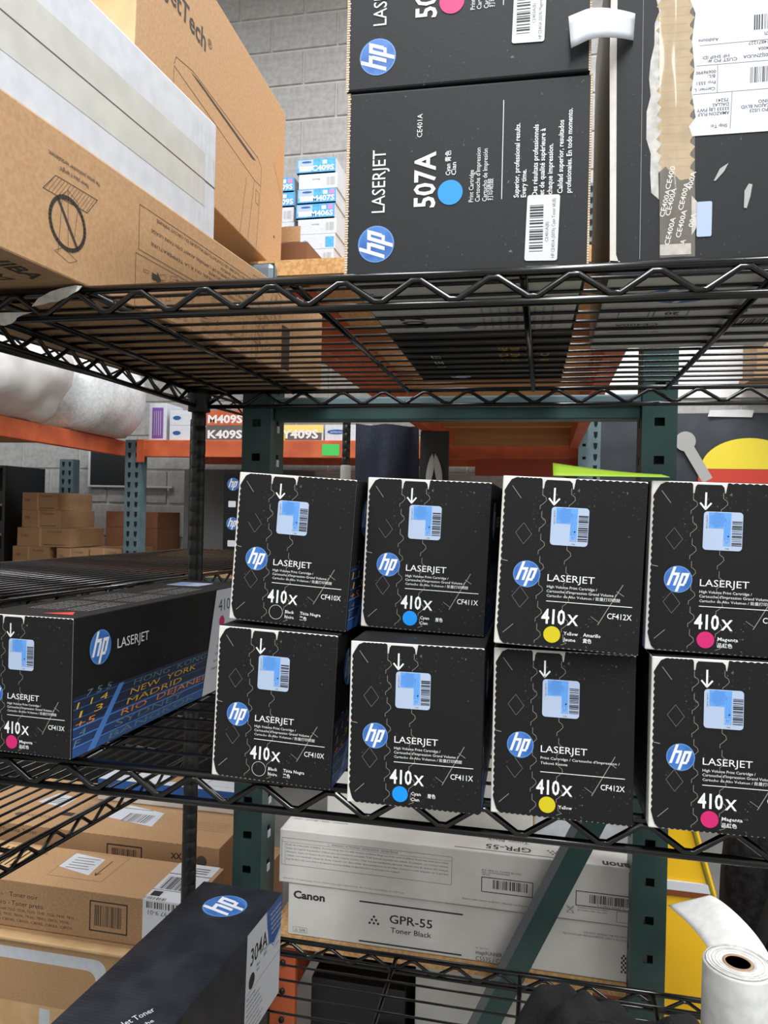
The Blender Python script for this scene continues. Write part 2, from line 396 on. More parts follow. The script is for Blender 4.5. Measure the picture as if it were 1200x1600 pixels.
def side_art():
    if 'r' in side_me: return side_me['r']
    a = Art((BWd, 0, 0), (0, 1, 0), (0, 0, 1))
    a.rect(0.002, .0005, .383, .057, navy1); a.lay(); a.rect(.002, .0005, .383, .030, navy2); a.lay()
    a.rect(.002, .0005, .383, .0085, navy3); a.lay()
    for v in (.0535, .0455, .0365): a.rect(.002, v-.0005, .383, v+.0005, navy3)
    for v in (.0275, .0185, .0100): a.rect(.002, v-.0007, .383, v+.0006, navy4)
    a.lay(); a.poly([(.024,.0005),(.036,.0005),(.0835,.0555),(.0745,.0555)], navy4); a.lay()
    for t, u, v, wd, m_ in (('1 1 4', .006, .0455, .048, ink_gold), ('1 3', .010, .0365, .036, ink_gold), ('+5', .004, .0277, .030, ink_orange), ('4', .010, .0190, .010, teal_ink), ('F', .003, .0105, .008, teal_ink),
                            ('7 5 5', .02, .0545, .04, teal_ink), ('HONG  KONG', .100, .0480, .160, teal_ink), ('NEW  YORK', .094, .0395, .140, ink_gold), ('MADRID', .088, .0305, .112, ink_gold),
                            ('RIO  DEJANEIRO', .078, .0215, .220, ink_orange), ('SYDNEY', .068, .0123, .135, teal_ink), ('BANGKOK', .058, .0030, .175, teal_ink)):
        a.text(t, u, v, .0058, m_, width=wd, slant=.5, bold=-.004)
    a.lay(); a.logo(.0415, .0985, .0172)
    a.text('LASERJET', .0695, .0925, .0098, ink_white, width=.058)
    a.lay(); a.poly([(.252,.0008),(.383,.0008),(.383,.131),(.286,.131)], label_white); a.lay()
    a.text('410X', .292, .103, .015, ink, width=.05); a.lay(); a.disc(.302, .089, .0075, side_me['c']); 
    for i, s_ in enumerate(('Print Cartridge', 'Cartouche', 'Cartucho', 'Superior results', 'Every time')): a.text(s_, .292-i*.004, .066-i*.009, .003, ink_soft)
    return a
def toner_410(label, pos, yaw, roll, tone, code, small, words, seed=0, group='black toner boxes on the middle shelf'):
    ink_c = {'black': None, 'cyan': ink_cyan, 'yellow': ink_yellow, 'magenta': ink_magenta}[tone]
    side_me.pop('r', None); side_me['c'] = ink_c or ink
    o = body_box('toner_box', BWd, BDp, BHt, (white_board, black_card, white_board, black_card, black_card, black_card))
    o.location = pos; o.rotation_euler = (0, roll, yaw); tag(o, label, 'box', group)
    rd = random.Random(seed)
    # black end panel with scalloped edges on the white board
    W_, H_ = BWd, BHt; L, T, B_ = .0026, .0014, .0016
    pts = wav((L+.004, B_), (W_-.0004, B_*.7), -.0010, 24) + [(W_-.0003, B_), (W_-.0003, H_-T)]
    pts += wav((W_-.001, H_-T), (.50*W_, H_-T), -.0009, 11)
    pts += [(.50*W_, H_-.0085), (.494*W_, H_-.0085), (.488*W_, H_-.004), (.47*W_, H_-.0022)]
    pts += [(.31*W_, H_-.0022), (.298*W_, H_-.004), (.292*W_, H_-.009), (.282*W_, H_-.009), (.280*W_, H_-.0028)]
    pts += wav((.275*W_, H_-T), (.09*W_, H_-T), -.0005, 6)
    pts += [(L+.004, H_-.003), (L+.001, H_-.008)] + wav((L, H_-.010), (L, B_+.010), -.0011, 22) + [(L+.0006, B_+.006), (L+.002, B_+.002)]
    a = Art((0, 0, 0), (1, 0, 0), (0, 0, 1), eps=.0004); m = MB()
    fr = Matrix(((1,0,0,0),(0,0,-1,0),(0,1,0,0),(0,0,0,1)))
    m.slab(pts, .0005, black_card, fr); p = m.build('end_panel', o)
    a = Art((0, -.0005, 0), (1, 0, 0), (0, 0, 1), eps=.0001)
    U = lambda u: u*W_
    board = M('tear_line', (150, 146, 140), .9)
    def tear(u0, v0, v1, ph):
        v = v0; seg = []; i = ph
        while v < v1:
            seg = [(U(u0), V2(v)), (U(u0), V2(v+.035)), (U(u0+.025), V2(v+.05)), (U(u0+.03), V2(v+.068)), (U(u0+.005), V2(v+.09)), (U(u0-.012), V2(v+.10)), (U(u0-.012), V2(min(v1, v+.12)))]
            seg = [s_ for s_ in seg if s_[1] >= V2(v1)]
            a.line(seg, .0003, board); v += .132; u0 += .002
    tear(.285, .07, .975, 0); tear(.485, .06, .17, 1); tear(.475, .385, .975, 2)
    for cu, cv in ((.165, .335), (.165, .71)):
        a.line([(U(cu-.055), V2(cv)), (U(cu), V2(cv-.06)), (U(cu+.06), V2(cv+.005)), (U(cu+.005), V2(cv+.065)), (U(cu-.055), V2(cv))][rd.choice((0, 0, 1)):], .0003, M('crease_line', (112, 110, 107), .8))
    a.line([(U(.07), V2(.06)), (U(.135), V2(.13))], .0004, board); a.line([(U(.06), V2(.93)), (U(.13), V2(.875))], .0004, board)
    a.line([(U(.025), V2(.50)), (U(.065), V2(.505))], .0005, board)
    a.line([(U(.87), V2(.60)), (U(.715), V2(.84))], .0005, board); a.line([(U(.83), V2(.64)), (U(.88), V2(.665))], .0004, board); a.line([(U(.665), V2(.795)), (U(.72), V2(.825))], .0003, board)
    a.lay(); a.logo(U(.205), V2(.575), .0104)
    a.text('LASERJET', U(.352), V2(.607), .0052, ink_white, width=U(.325))
    if small:
        a.text('Print Cartridge / Cartouche d\'Impression /', U(.352), V2(.648), .0019, ink_white, width=U(.55)); a.text('Tisková Kazeta', U(.352), V2(.678), .0019, ink_white, width=U(.19))
    else:
        a.text('High Volume Print Cartridge /', U(.352), V2(.647), .0020, ink_white, width=U(.345)); a.text('Cartouche d\'Impression Grand Volume /', U(.352), V2(.673), .0020, ink_white, width=U(.475))
        a.text('Cartucho de Alto Volumen / 批量打印硒鼓', U(.352), V2(.70), .0020, ink_white, width=U(.505), res=1)
    a.rect(U(.352), V2(.7265), U(.94), V2(.7225), ink_white)
    a.text('410', U(.325), V2(.855), .0108, ink_white, width=U(.165), bold=.022); a.text('X', U(.503), V2(.855), .0078, ink_white, width=U(.078), bold=.022)
    a.text(code, U(.775), V2(.80), .0042, ink_white, width=U(.165), bold=.006)
    if ink_c: a.disc(U(.405), V2(.918), .0064, ink_c)
    else: a.ring(U(.405), V2(.918), .0062, .0003, ink_white)
    for t, u, v, wd in words: a.text(t, U(u), V2(v), .0026, ink_white, width=U(wd), bold=.012, res=1)
    # arrow
    a.rect(U(.362), V2(.15), U(.375), V2(.062), ink_white); a.lay()
    a.line([(U(.333), V2(.125)), (U(.3685), V2(.16)), (U(.404), V2(.125))], .0013, ink_white)
    a.done('printed_artwork', o)
    # security sticker: two-tone, bar marks at its right edge
    s = Art((0, -.0005, 0), (1, 0, 0), (0, 0, 1), eps=.0004, step=.00008)
    dx = rd.uniform(-.004, .004) + .01; an = rd.uniform(-2, 4)
    x0, x1, y0, y1 = U(.345+dx), U(.605+dx), V2(.395), V2(.172)
    s.rrect(x0, y0, x1, y1, .0026, sticker_base); s.lay()
    wS, hS = x1-x0, y1-y0
    s.rect(x0+wS*.13, y0+hS*.57, x0+wS*.70, y1-hS*.02, sticker_blue); s.rect(x0+wS*.52, y0+hS*.12, x0+wS*.70, y0+hS*.57, sticker_blue); s.lay()
    cx, cy = x0+wS*.36, y0+hS*.79
    for k in range(5):
        rr = hS*(.04+.035*k)
        s.line([(cx+rr*(1+.14*math.cos(7*t_))*math.cos(t_), cy+rr*(1+.14*math.cos(7*t_))*math.sin(t_)) for t_ in [2*math.pi*i/28 for i in range(29)]], .00025, sticker_blue2)
    for k in range(2): s.line([(x0+wS*(.57+.07*k)+.0005*math.sin(i*1.5), y0+hS*(.2+.04*i)) for i in range(17)], .0002, sticker_blue2)
    s.disc(x0+wS*.64, y0+hS*.37, hS*.028, ink, 4); s.frame(x0+wS*.54, y0+hS*.14, x0+wS*.66, y0+hS*.26, .0004, sticker_base)
    s.bars(x0+wS*.73, y0+hS*.13, x0+wS*.985, y0+hS*.82, 20, ink, 5+seed, vert=True)
    s.text('TMB', x0+wS*.57, y0+hS*.03, .0010, ink_soft); s.text('SECURITY', x0+wS*.105, y0+hS*.55, .0010, ink_soft, ang=90, width=hS*.36, res=1)
    st = s.b; me_ = st; o2 = st.build('security_sticker', o)
    side_art().done('side_artwork', o)
    l = Art((0, BDp, 0), (0, -1, 0), (0, 0, 1)); l.rect(.06, .001, BDp-.012, .131, black_card); l.lay()
    for k in range(9): l.rect(BDp-.012-.004*(k % 3)-.02, .006+.006*k, BDp-.014, .0085+.006*k, ink)
    l.done('side_label', o)
    return o
K = 1.066
def S(p): return (p[0]*K, p[1]*K, 1.5+(p[2]-1.5)*K)
wB = (('Black', .485, .918, .075), ('Noire', .485, .952, .075), ('Tinta Negra', .61, .918, .175), ('黑色', .61, .952, .06))
wC = (('Cyan', .485, .918, .075), ('Cian', .485, .952, .065), ('青色', .61, .925, .06))
wY = (('Yellow', .485, .915, .10), ('Jaune', .485, .95, .085), ('Amarillo', .62, .915, .12), ('黄色', .62, .95, .06))
wYs = (('Yellow', .485, .935, .095),)
wM = (('Magenta', .485, .918, .135), ('品紅色', .485, .955, .10))
g1 = 'black toner boxes on the middle shelf'
SH = 1.2622      # surface of the middle shelf
def rest_z(z, roll): return z
boxes = []
def put(label, p, yaw, roll, *a, **k):
    q = list(S(p)); 
    return toner_410(label, q, R(yaw), R(roll), *a, **k)
rz_ = SH + BWd*math.sin(R(1.8))
k1 = put('lower black-cartridge toner box, leftmost of the bottom row of four, with an empty ring', (-.2642, .581, 1.5-(1.5-rz_)/K), .2, 1.8, 'black', 'CF410X', False, wB, seed=1)
put('lower cyan-dot toner box, second from left in the bottom row', (-.1433, .561, 1.5-(1.5-SH-.0006)/K), 1.0, .25, 'cyan', 'CF411X', False, wC, seed=2)
put('lower yellow-dot toner box with a single word Yellow, third in the bottom row', (-.0347, .571, 1.5-(1.5-SH)/K), 0, 0, 'yellow', 'CF412X', True, wYs, seed=3)
tag(toner_410('lower magenta-dot toner box at the right end of the bottom row', (.0832, .611, SH), R(1.2), 0, 'magenta', 'CF413X', False, wM, seed=4), 'lower magenta-dot toner box at the right end of the bottom row', 'box', g1)
TZ = SH + BHt + .0012
put('upper black-cartridge toner box tilted down to the right, leftmost of the top row', (-.2571, .5932, 1.5-(1.5-TZ-BWd*math.sin(R(3.2)))/K), -.3, 3.2, 'black', 'CF410X', False, wB, seed=5)
put('upper cyan-dot toner box, second from left in the top row', (-.147, .6078, 1.5-(1.5-TZ-BWd*math.sin(R(1.8)))/K), -.1, 1.8, 'cyan', 'CF411X', False, wC, seed=6)
put('upper yellow-dot toner box under the lime paper, third in the top row', (-.0345, .5608, 1.5-(1.5-TZ-BWd*math.sin(R(2.0)))/K), .4, 2.0, 'yellow', 'CF412X', False, wY, seed=7)
toner_410('upper magenta-dot toner box at the right end of the top row', (.0785, .618, TZ+.0022), R(.7), R(1.15), 'magenta', 'CF413X', False, wM, seed=8)
lb = toner_410('magenta-dot toner box standing apart at the left with its city-name side showing', (-.4273-BWd*math.cos(R(2.5)), .6292+BWd*math.sin(R(2.5)), SH), R(-2.5), 0, 'magenta', 'CF413X', False, wM, seed=9)
ta = Art((0, 0, BHt), (1, 0, 0), (0, 1, 0))
ta.poly([(.060, .018), (.094, .018), (.083, .036)], ink_red)
for k in range(9):
    for j in range(2 if k < 3 else 3):
        ta.text('Cartouche Print Cartridge Cartucho', .024+.0075*k+(.006 if k > 4 else 0), .045+.085*j, .0048, M('print_grey', (168, 168, 166), .6), ang=90, width=.07, res=1)
ta.rect(.060, .03, .0605, .30, ink_soft); ta.rrect(.02, .31, .07, .355, .004, sticker_base); ta.lay(); ta.rrect(.025, .32, .045, .345, .002, sticker_blue); ta.done('top_artwork', lb)

# ================================================================== TOP SHELF
ZS = 1.7105
def kraftbox(name, dims, loc, rz, mats, label, cat='box', group=None, rx=0, bevel=.002):
    o = body_box(name, dims[0], dims[1], dims[2], mats); o.modifiers['bevel'].width = bevel
    o.location = loc; o.rotation_euler = (rx, 0, rz); tag(o, label, cat, group); return o
def box507(label, z, zt, x, y, rz, code, word, ink_c, bottom):
    o = kraftbox('toner_carton', (.2140, .53, zt-z), (x, y, z), rz, (black_card_old, black_card_old, flute, flute, black_card_old, black_card_old), label, 'box', 'large black toner cartons on the top shelf')
    h = zt-z; a = Art((0, 0, 0), (1, 0, 0), (0, 0, 1))
    def f(px, py): return ((px-(537+(433-py)*.0225))*.000559, (433-py)*.000560)
    def T(t, px, py0, py1, cap, bold=0, m_=ink_white):
        u, v = f(px, py0); a.text(t, u, v, cap*.00056, m_, width=(py0-py1)*.00056, ang=90, bold=bold)
    sh = 0 if bottom else 296      # the upper carton repeats the print 296 px higher
    a.rect(0, 0, .0028, h, flute); a.rect(.2122, 0, .2140, h, flute); a.lay(); 
    for k in range(int(h/.0022)): a.rect(.0002, k*.0022, .0022+.0012*abs(math.sin(k*1.7)), k*.0022+.0009, white_board); a.rect(.2124, k*.0022, .2138, k*.0022+.0009, white_board)
    u, v = f(590, 381); a.logo(u, v, .0165, ang=90)
    T('LASERJET', 604, 331, 231, 21); T('507A', 684, 327, 239, 32, .02); T(code, 664.5, 215, 178, 8)
    u, v = f(709, 305); a.disc(u, v, .0110, ink_c)
    T(word[0], 709, 278, 239, 7, .01); T(word[1], 718, 278, 258, 7, .01)
    T('Print Cartridge', 745, 322, 272, 7); T('Cartouche d\'Impression', 755, 322, 238, 7); T('Cartucho de Impresión', 766, 322, 240, 7); T('打印硒鼓', 775, 321, 287, 7)
    u, v = f(789, 320); a.rect(u-.0003, v, u+.0003, v+.086, ink_white)
    for t, px, y0, y1 in (('Superior, professional results.', 815, 319, 204), ('Every time.', 826, 319, 276), ('Des résultats professionnels', 843, 318, 208), ('et de qualité supérieure à', 853.5, 317, 215), ('chaque impression.', 865.5, 317, 239), ('Calidad superior, resultados', 881, 316, 204), ('profesionales. En todo momento.', 893.5, 316, 187)):
        T(t, px, y0, y1, 7.5, .014)
    a.done('printed_artwork', o)
    # bar-code sticker
    s = Art((0, 0, 0), (1, 0, 0), (0, 0, 1), eps=.0008); u0, v0 = f(825, 418) if bottom else f(803, 382); u1 = u0+.0275; v1 = v0+.0565
    s.rrect(u0, v0, u1, v1, .002, label_white, ang=-1.5); s.lay(); s.bars(u0+.003, v0+.008, u0+.0145, v1-.006, 26, ink, 3, vert=True)
    s.text(code+'(B)', u0+.019, v0+.016, .0026, ink_soft, ang=90); s.text('HP '+code+' (507A) '+word[0].split()[0]+' Toner 6K(B)', u0+.0245, v0+.002, .0028, ink_soft, ang=90, width=.051)
    s.done('barcode_sticker', o)
    if bottom:
        g = Art((0, 0, 0), (-1, 0, 0), (0, 1, 0)); g.o = Vector((.2125, 0, 0))
        g.rect(.002, .002, .2105, .21, canon_white); g.lay()
        g.text('507', .160, .19, .026, ink, width=.05, ang=-90, bold=.02); g.disc(.116, .185, .012, deep_blue)
        g.text('CE401A', .195, .08, .006, ink, ang=-90, width=.03)
        for k in range(9): g.text('Print Cartridge Cartouche Cartucho', .095-.009*k, .20, .0035, ink_soft, ang=-90, width=.12, res=1)
        g.text('LASERJET', .165, .42, .012, ink_white, ang=-90, width=.08); g.text('SYDNEY', .075, .38, .011, ink_gold, ang=-90, width=.10); g.text('MADRID', .06, .38, .011, ink_gold, ang=-90, width=.09); g.text('NEW YORK', .042, .38, .011, teal_ink, ang=-90, width=.11)
        g.text('RIO', .022, .38, .011, ink_gold, ang=-90, width=.05); g.logo(.150, .495, .016, ang=-90)
        g.rect(.004, .44, .09, .455, navy3); g.done('bottom_artwork', o)
    return o
box507('black toner carton with cyan dot standing on the top shelf, text running upwards', ZS, 1.8765, -.1819, .6585, R(1.2), 'CE401A', ('Cyan 青色', 'Cian'), ink_cyan, True)
box507('black toner carton with magenta dot stacked on top of the cyan-dot carton', 1.8782, 2.043, -.184, .6585, R(.6), 'CE403A', ('Magenta', '品紅色'), ink_magenta, False)

# taped carton at the right with the shipping label
tape_brown = M('brown_tape', (112, 96, 78), .38, kind='stretch', scale=60, rgb2=(66, 54, 42))
ce = kraftbox('shipping_carton', (.204, .295, .36), (.0505, .688, ZS), 0, (black_card_old, black_card_old, tape_brown, kraft, black_card_old, canon_white), 'black carton sealed with clear tape and an upside-down shipping label, right end of top shelf', 'box')
def fc(px, py): return ((px-(949+(433-py)*.0225))*.000578, (433-py)*.000578)
a = Art((0, 0, 0), (1, 0, 0), (0, 0, 1))
def poly(art, pts, m_): art.poly([fc(*p) for p in pts], m_)
def c5(pts): return [(850+x*.2917, y*.2917) for x, y in pts]
poly(a, c5([(345,1420),(345,330),(352,0),(385,0),(380,330),(376,1370),(388,1408)]), white_board)
poly(a, c5([(330,1440),(345,1400),(395,1405),(390,1440)]), white_board)
a.lay()
rd = random.Random(4); 
# white torn paper layer, then bare corrugated board, inner strips of black tape printed with the code
left = [(590,-20),(575,60),(590,130),(568,190),(566,300),(548,380),(540,470),(548,560),(528,640),(526,780),(548,860),(545,960),(550,1060),(590,1100)]
poly(a, c5(left + [(640,1000),(640,-20)]), paper_torn)
poly(a, c5([(740,1080),(780,1130),(775,1240),(745,1290),(722,1180)]), paper_torn); a.lay()
zl = []; y = -20
while y < 960: zl += [(572+rd.uniform(0, 14), y), (600, y+22), (592, y+40)]; y += 62
zr = []; y = 1000
while y > -20: zr += [(740, y), (762, y-30), (738, y-52)]; y -= 66
poly(a, c5(zl + [(600,940),(640,950),(690,1005)] + zr), M('bare_corrugated', (186, 164, 130), .85, kind='n', scale=60, rgb2=(168, 144, 110), bump=.4)); a.lay()
for k in range(22): a.line([fc(*c5([(598+rd.uniform(-8, 8), 30+43*k)])[0]), fc(*c5([(738+rd.uniform(-12, 12), 34+43*k)])[0])], .0006, M('corrugation_line', (176, 146, 108), .9))
a.lay()
poly(a, c5([(585,960),(620,930),(668,990),(745,1040),(745,1330),(592,1330)]), black_card_old); a.lay()
for (x, y, t) in ((636, 1335, 'CE400A'), (640, 1185, 'CE400A'), (612, 1190, 'CE400A'), (690, 1300, 'CE400A'), (702, 1160, 'CE400A'), (745, 1060, '400A'), (640, 1050, 'CE400'), (712, 1335, 'A'), (752, 1250, '00A')):
    u, v = fc(*c5([(x, y)])[0]); a.text(t, u, v, .0040, ink_white, width=.0040*len(t)*1.0, ang=78, bold=.01)
poly(a, c5([(592,1330),(742,1330),(742,1385),(592,1385)]), paper_torn)
# clear tape bands
def band(x0, x1, y0, y1):
    poly(a, c5([(x0,y0),(x0+1.5,y0),(x0-18,y1),(x0-20,y1)]), grey_m); poly(a, c5([(x1,y0),(x1+1.5,y0),(x1-1,y1),(x1-3,y1)]), grey_m)
band(512, 1150, 60, 1400); a.lay()
# shipping label, printed upside down
poly(a, c5([(752,-20),(1260,-20),(1260,790),(748,785),(732,735),(765,690),(745,560),(760,440),(748,300),(765,160),(740,90)]), label_white); a.lay()
def ln(x0, y0, x1, y1, w_=.0004): a.line([fc(*c5([(x0, y0)])[0]), fc(*c5([(x1, y1)])[0])], w_, ink_soft)
ln(785,328,1250,330); ln(770,430,1250,436); ln(752,574,1250,576); ln(870,436,868,574); ln(938,576,928,760)
def up_text(t, xr, yb, wpx, hpx, b=.01):
    u, v = fc(*c5([(xr, yb)])[0]); a.text(t, u, v, hpx*.2917*.000578, ink, width=wpx*.2917*.000578, ang=180, bold=b)
for t, xr, yb, wd, hh in (('Ship To:', 915, 736, 80, 16), ('AMAZON FULF', 925, 672, 150, 16), ('33333 LBJ FWY', 925, 650, 155, 16), ('DALLAS', 922, 628, 76, 16), ('75241', 922, 606, 58, 16), ('From:', 1180, 734, 60, 16), ('NC C/O XPO US23', 1210, 672, 190, 16), ('NORTH CAJON BLVD.', 1200, 650, 225, 16), ('BERNARDINO', 1205, 628, 145, 16),
        ('Carrier: L', 858, 545, 100, 16), ('Pro: 5551', 860, 512, 90, 16), ('B/L:', 858, 480, 36, 16), ('00696990', 862, 458, 95, 16), ('75241', 1196, 440, 52, 16), ('HF SHIP ID:', 925, 384, 130, 16), ('B00SJZNUDA', 1130, 398, 140, 16), ('CUST PO #:', 962, 404, 140, 16), ('CE400A', 1134, 364, 75, 16), ('8014871227', 1135, 332, 120, 16), ('Additions', 875, 296, 96, 16), ('99PTB7I', 1170, 290, 80, 16)):
    up_text(t, xr, yb, wd, hh)
def brs(x0, y0, x1, y1, n, sd):
    p0 = fc(*c5([(x0, y1)])[0]); p1 = fc(*c5([(x1, y0)])[0]); a.bars(p0[0], p0[1], p1[0], p1[1], n, ink, sd)
brs(1022, 462, 1200, 540, 28, 2); brs(1040, 200, 1240, 276, 30, 5); brs(750, 0, 900, 14, 22, 8)
a.lay()
u0, v0 = fc(*c5([(768, 1300)])[0]); a.rrect(u0, v0, u0+.0120, v0+.030, .0015, sticker_base)
poly(a, c5([(850,1020),(880,960),(920,935),(900,975),(860,1020)]), grey_m); poly(a, c5([(992,1165),(995,1080),(1015,1045),(1032,1050),(1022,1110),(1005,1168)]), grey_m)
a.done('printed_artwork', ce)
# clear glossy tape strip standing in a slight ridge over the torn board
tp = MB()
def tpf(s_, t_):
    x0, y0 = fc(*c5([(590+s_*170, -20+1420*t_)])[0]); return (x0, -.0016-.0022*math.sin(math.pi*s_)**2*(1+.4*math.sin(t_*17)), y0)
glass_tape = M('clear_gloss_tape', (235, 225, 205), .08, alpha=.18, coat=1.0); tp.grid(tpf, 10, 40, glass_tape); o = tp.build('clear_tape', ce); o['label'] = 'glossy clear packing tape strip'
lb2 = MB()
LBL = [Vector(v) for v in ((.0132, .6535, 1.8933), (.0665, .6845, 1.9146), (.0105, .6535, 1.9201), (.0676, .6845, 1.9378))]
def lbf(s_, t_):
    p = (LBL[0]*(1-s_)+LBL[1]*s_)*(1-t_)+(LBL[2]*(1-s_)+LBL[3]*s_)*t_
    p.y = .6515 + .0335*max(0, (s_-.26)/.74)**1.35
    return p - Vector((.0505, .688, ZS))
lb2.grid(lbf, 12, 4, label_white); sm = lb2.build('loose_label', ce); sm.modifiers.new('t', 'SOLIDIFY').thickness = .0004
g = Art((0, 0, 0), (-1, 0, 0), (0, 1, 0)); g.o = Vector((.2, 0, 0))
g.logo(.128, .062, .030, ang=180); g.text('LASERJET', .10, .055, .018, ink_soft, width=.085)
g.text('20', .12, .125, .010, ink, bold=.02); g.text('CE', .055, .125, .010, ink, bold=.02); g.frame(.112, .118, .145, .140, .0008, ink); g.frame(.15, .118, .18, .140, .0008, ink)
g.text('CE400A', .135, .168, .010, ink, width=.045); g.bars(.012, .16, .065, .19, 26, ink, 4); g.text('HP Color LaserJet', .13, .205, .005, ink_soft); g.done('bottom_artwork', ce)

# brown carton lying along the shelf, its near end over the front edge
th = R(-4.43)
dT = Vector((math.sin(-th), math.cos(-th), 0)); nT = Vector((dT.y, -dT.x, 0))
# local frame: x across, y along, origin at the near left bottom corner; right face at x = .235
near = Vector((-.4444, .5429, ZS)) - dT*.10
orgT = near - nT*.235
tb = kraftbox('brown_carton', (.235, .83, .131), orgT, th, (kraft, kraft, kraft, kraft, kraft, kraft_dark), 'long brown toner carton with a crossed-out circle pictogram, lying across the top shelf')
a = Art((.235, .10, 0), (0, 1, 0), (0, 0, 1))
inkb = M('brown_black_ink', (58, 50, 46), .7)
a.line([(.0472,.0700),(.0628,.0876),(.1210,.0884),(.1065,.0703),(.0472,.0700)], .0007, inkb)
for k in range(14): a.line([(.050+.0042*k, .0708), (.062+.0042*k, .0870)], .0004, inkb)
a.line([(.068,.020),(.072,.074),(.079,.081),(.094,.074),(.0885,.0357)], .0004, inkb); a.line([(.079,.081),(.081,.030)], .0004, inkb); a.line([(.0634,.0199),(.083,.0147),(.094,.020),(.074,.026),(.0634,.0199)], .0004, inkb); a.lay()
a.ring(.0800, .0500, .0235, .0038, inkb, 40); a.line([(.066,.069),(.094,.031)], .0032, inkb)
a.text('Never place it upright!', .1076, .0980, .0042, inkb, width=.040, ang=180); a.text('Ne jamais positionner verticalement.', .1236, .1062, .0042, inkb, width=.071, ang=180)
a.frame(.1900, .0640, .4584, .1120, .0006, inkb); a.frame(.1850, .003, .4420, .0590, .0006, inkb); a.line([(.30,.003),(.30,.059)], .0005, inkb); a.line([(.37,.003),(.37,.059)], .0005, inkb)
for k, (t, w_) in enumerate((('NE PAS TOUCHER LES CONTACTS MÉTALLIQUES DU CIRCUIT IMPRIMÉ', .225), ('ACIER AVANT EMPLOI', .08), ('AGITER L\'UNITÉ D\'EMPLOI DE L\'APPAREIL AVANT D\'EN FAIRE USAGE', .235), ('DE L\'EXPLOITATION DE SÉCURITÉ', .11), ('NE PAS EXPOSER AU SOLEIL OU À LA TEMPÉRATURE', .235), ('PRÉCAUTION', .06))):
    a.text(t, .447, .1085-.0072*k, .0036, inkb, width=w_, ang=180)
    a.rect(.450, .1050-.0072*k, .4535, .1085-.0072*k, inkb)
rd = random.Random(3)
for bx, bw_ in ((.19, .105), (.305, .06), (.376, .06)):
    for k in range(20):
        x, y = bx+rd.random()*bw_, .006+rd.random()*.046; dx, dy = rd.uniform(.004, .018), rd.uniform(.003, .010)
        a.line([(x, y), (min(x+dx, bx+bw_), y+dy*.3), (min(x+dx, bx+bw_), y+dy), (x, y+dy*.7), (x, y)], .0004, inkb)
a.poly([(.215,.047),(.225,.047),(.225,.051),(.233,.043),(.225,.036),(.225,.040),(.215,.040)], inkb)
a.frame(.46, .004, .60, .120, .0005, inkb); a.rect(.56, .008, .59, .074, inkb)
for k in range(26):
    x, y = .46+rd.random()*.09, .01+rd.random()*.10; a.line([(x, y), (x+.015, y+rd.uniform(-.01, .01)), (x+.02, y+.01), (x+.004, y+.014), (x, y)], .0005, inkb)
a.done('printed_artwork', tb)
g = Art((.235, .10, 0), (0, 1, 0), (1, 0, 0))
g.text('TOSHIBA', -.045, -.035, .0175, inkb, width=.122, bold=.025); g.text('T-LM', .010, -.068, .0165, inkb, width=.062, slant=.1)
for k in range(16):
    x, y = .15+rd.random()*.5, -.20+rd.random()*.15; g.line([(x, y), (x+.04, y), (x+.04, y+.02), (x, y+.02), (x, y)], .0006, inkb)
g.done('bottom_artwork', tb)
# white carton on it
wbx = kraftbox('white_carton', (.23, .4575, .148), orgT + Vector((0, 0, .1318)), th, (white_card,)*6, 'white carton with taped seam resting on the long brown carton')
a = Art((.23+.0, .10, 0), (0, 1, 0), (0, 0, 1)); a.o = Vector((.23, .10, 0))
a.rect(-.098, .034, .330, .100, clear_tape); a.lay(); a.rect(-.098, .0655, .356, .0672, ink_soft); a.line([(.356,.045),(.352,.10)], .0006, grey_m)
for k in range(5): a.line([(.30+.01*k, .003), (.302+.01*k, .145)], .0004, M('faint_crease', (205, 208, 214), .6))
a.done('seam_tape', wbx)
# large brown printer carton at the back, tipped slightly, on the rack deck and the white carton
jb = kraftbox('printer_carton', (.34, .565, .33), (-.873, .884, 1.994), 0, (kraft_pale, kraft, kraft, kraft, kraft, kraft), 'tall brown printer carton with a line drawing of a printer, leaning over the white carton', rx=R(-1.9))
a = Art((.34, .566, -.0), (0, 1, 0), (0, 0, 1))
a.text('JetTech', -.496, .224, .030, inkb, width=.130, bold=.02); a.text('®', -.360, .238, .014, inkb)
a.line([(-.4623,.145),(-.4571,.158),(-.405,.169),(-.1401,.1695),(-.1221,.160),(-.1221,.125),(-.1535,.122),(-.4623,.142)], .0010, inkb)
a.line([(-.4623,.142),(-.4623,.0),(-.4623,-.0)], .0008, inkb); a.line([(-.1535,.122),(-.175,.003)], .0008, inkb); a.line([(-.122,.125),(-.135,.003)], .0008, inkb); a.line([(-.19,.11),(-.21,.003)], .0008, inkb)
a.lay(); a.poly([(-.412,.164),(-.385,.1665),(-.150,.1600),(-.165,.1545)], inkb); a.frame(-.145, .085, -.130, .108, .0008, inkb); a.disc(-.045, .06, .003, ink, 10)
a.poly([(-.06,.20),(-.02,.25),(-.004,.20),(-.008,.15)], M('stain', (184, 140, 92), .8)); a.done('printed_artwork', jb)

# ================================================================== LIME PAPER
lp = MB()
def lpf(s_, t_):
    x = .006+.088*s_; y = .612+.045*t_ + .004*s_; z = 1.5315 + .0085*(1-s_)**1.5*t_ + .0045*t_
    return (x, y, z + (.0035 if False else 0))
lp.grid(lpf, 16, 3, lime); o = lp.build('paper_slip'); m_ = o.modifiers.new('t', 'SOLIDIFY'); m_.thickness = .0005
o.location = (0, 0, .0005)
tag(o, 'curled lime-green paper slip lying on the upper yellow-dot box', 'paper')

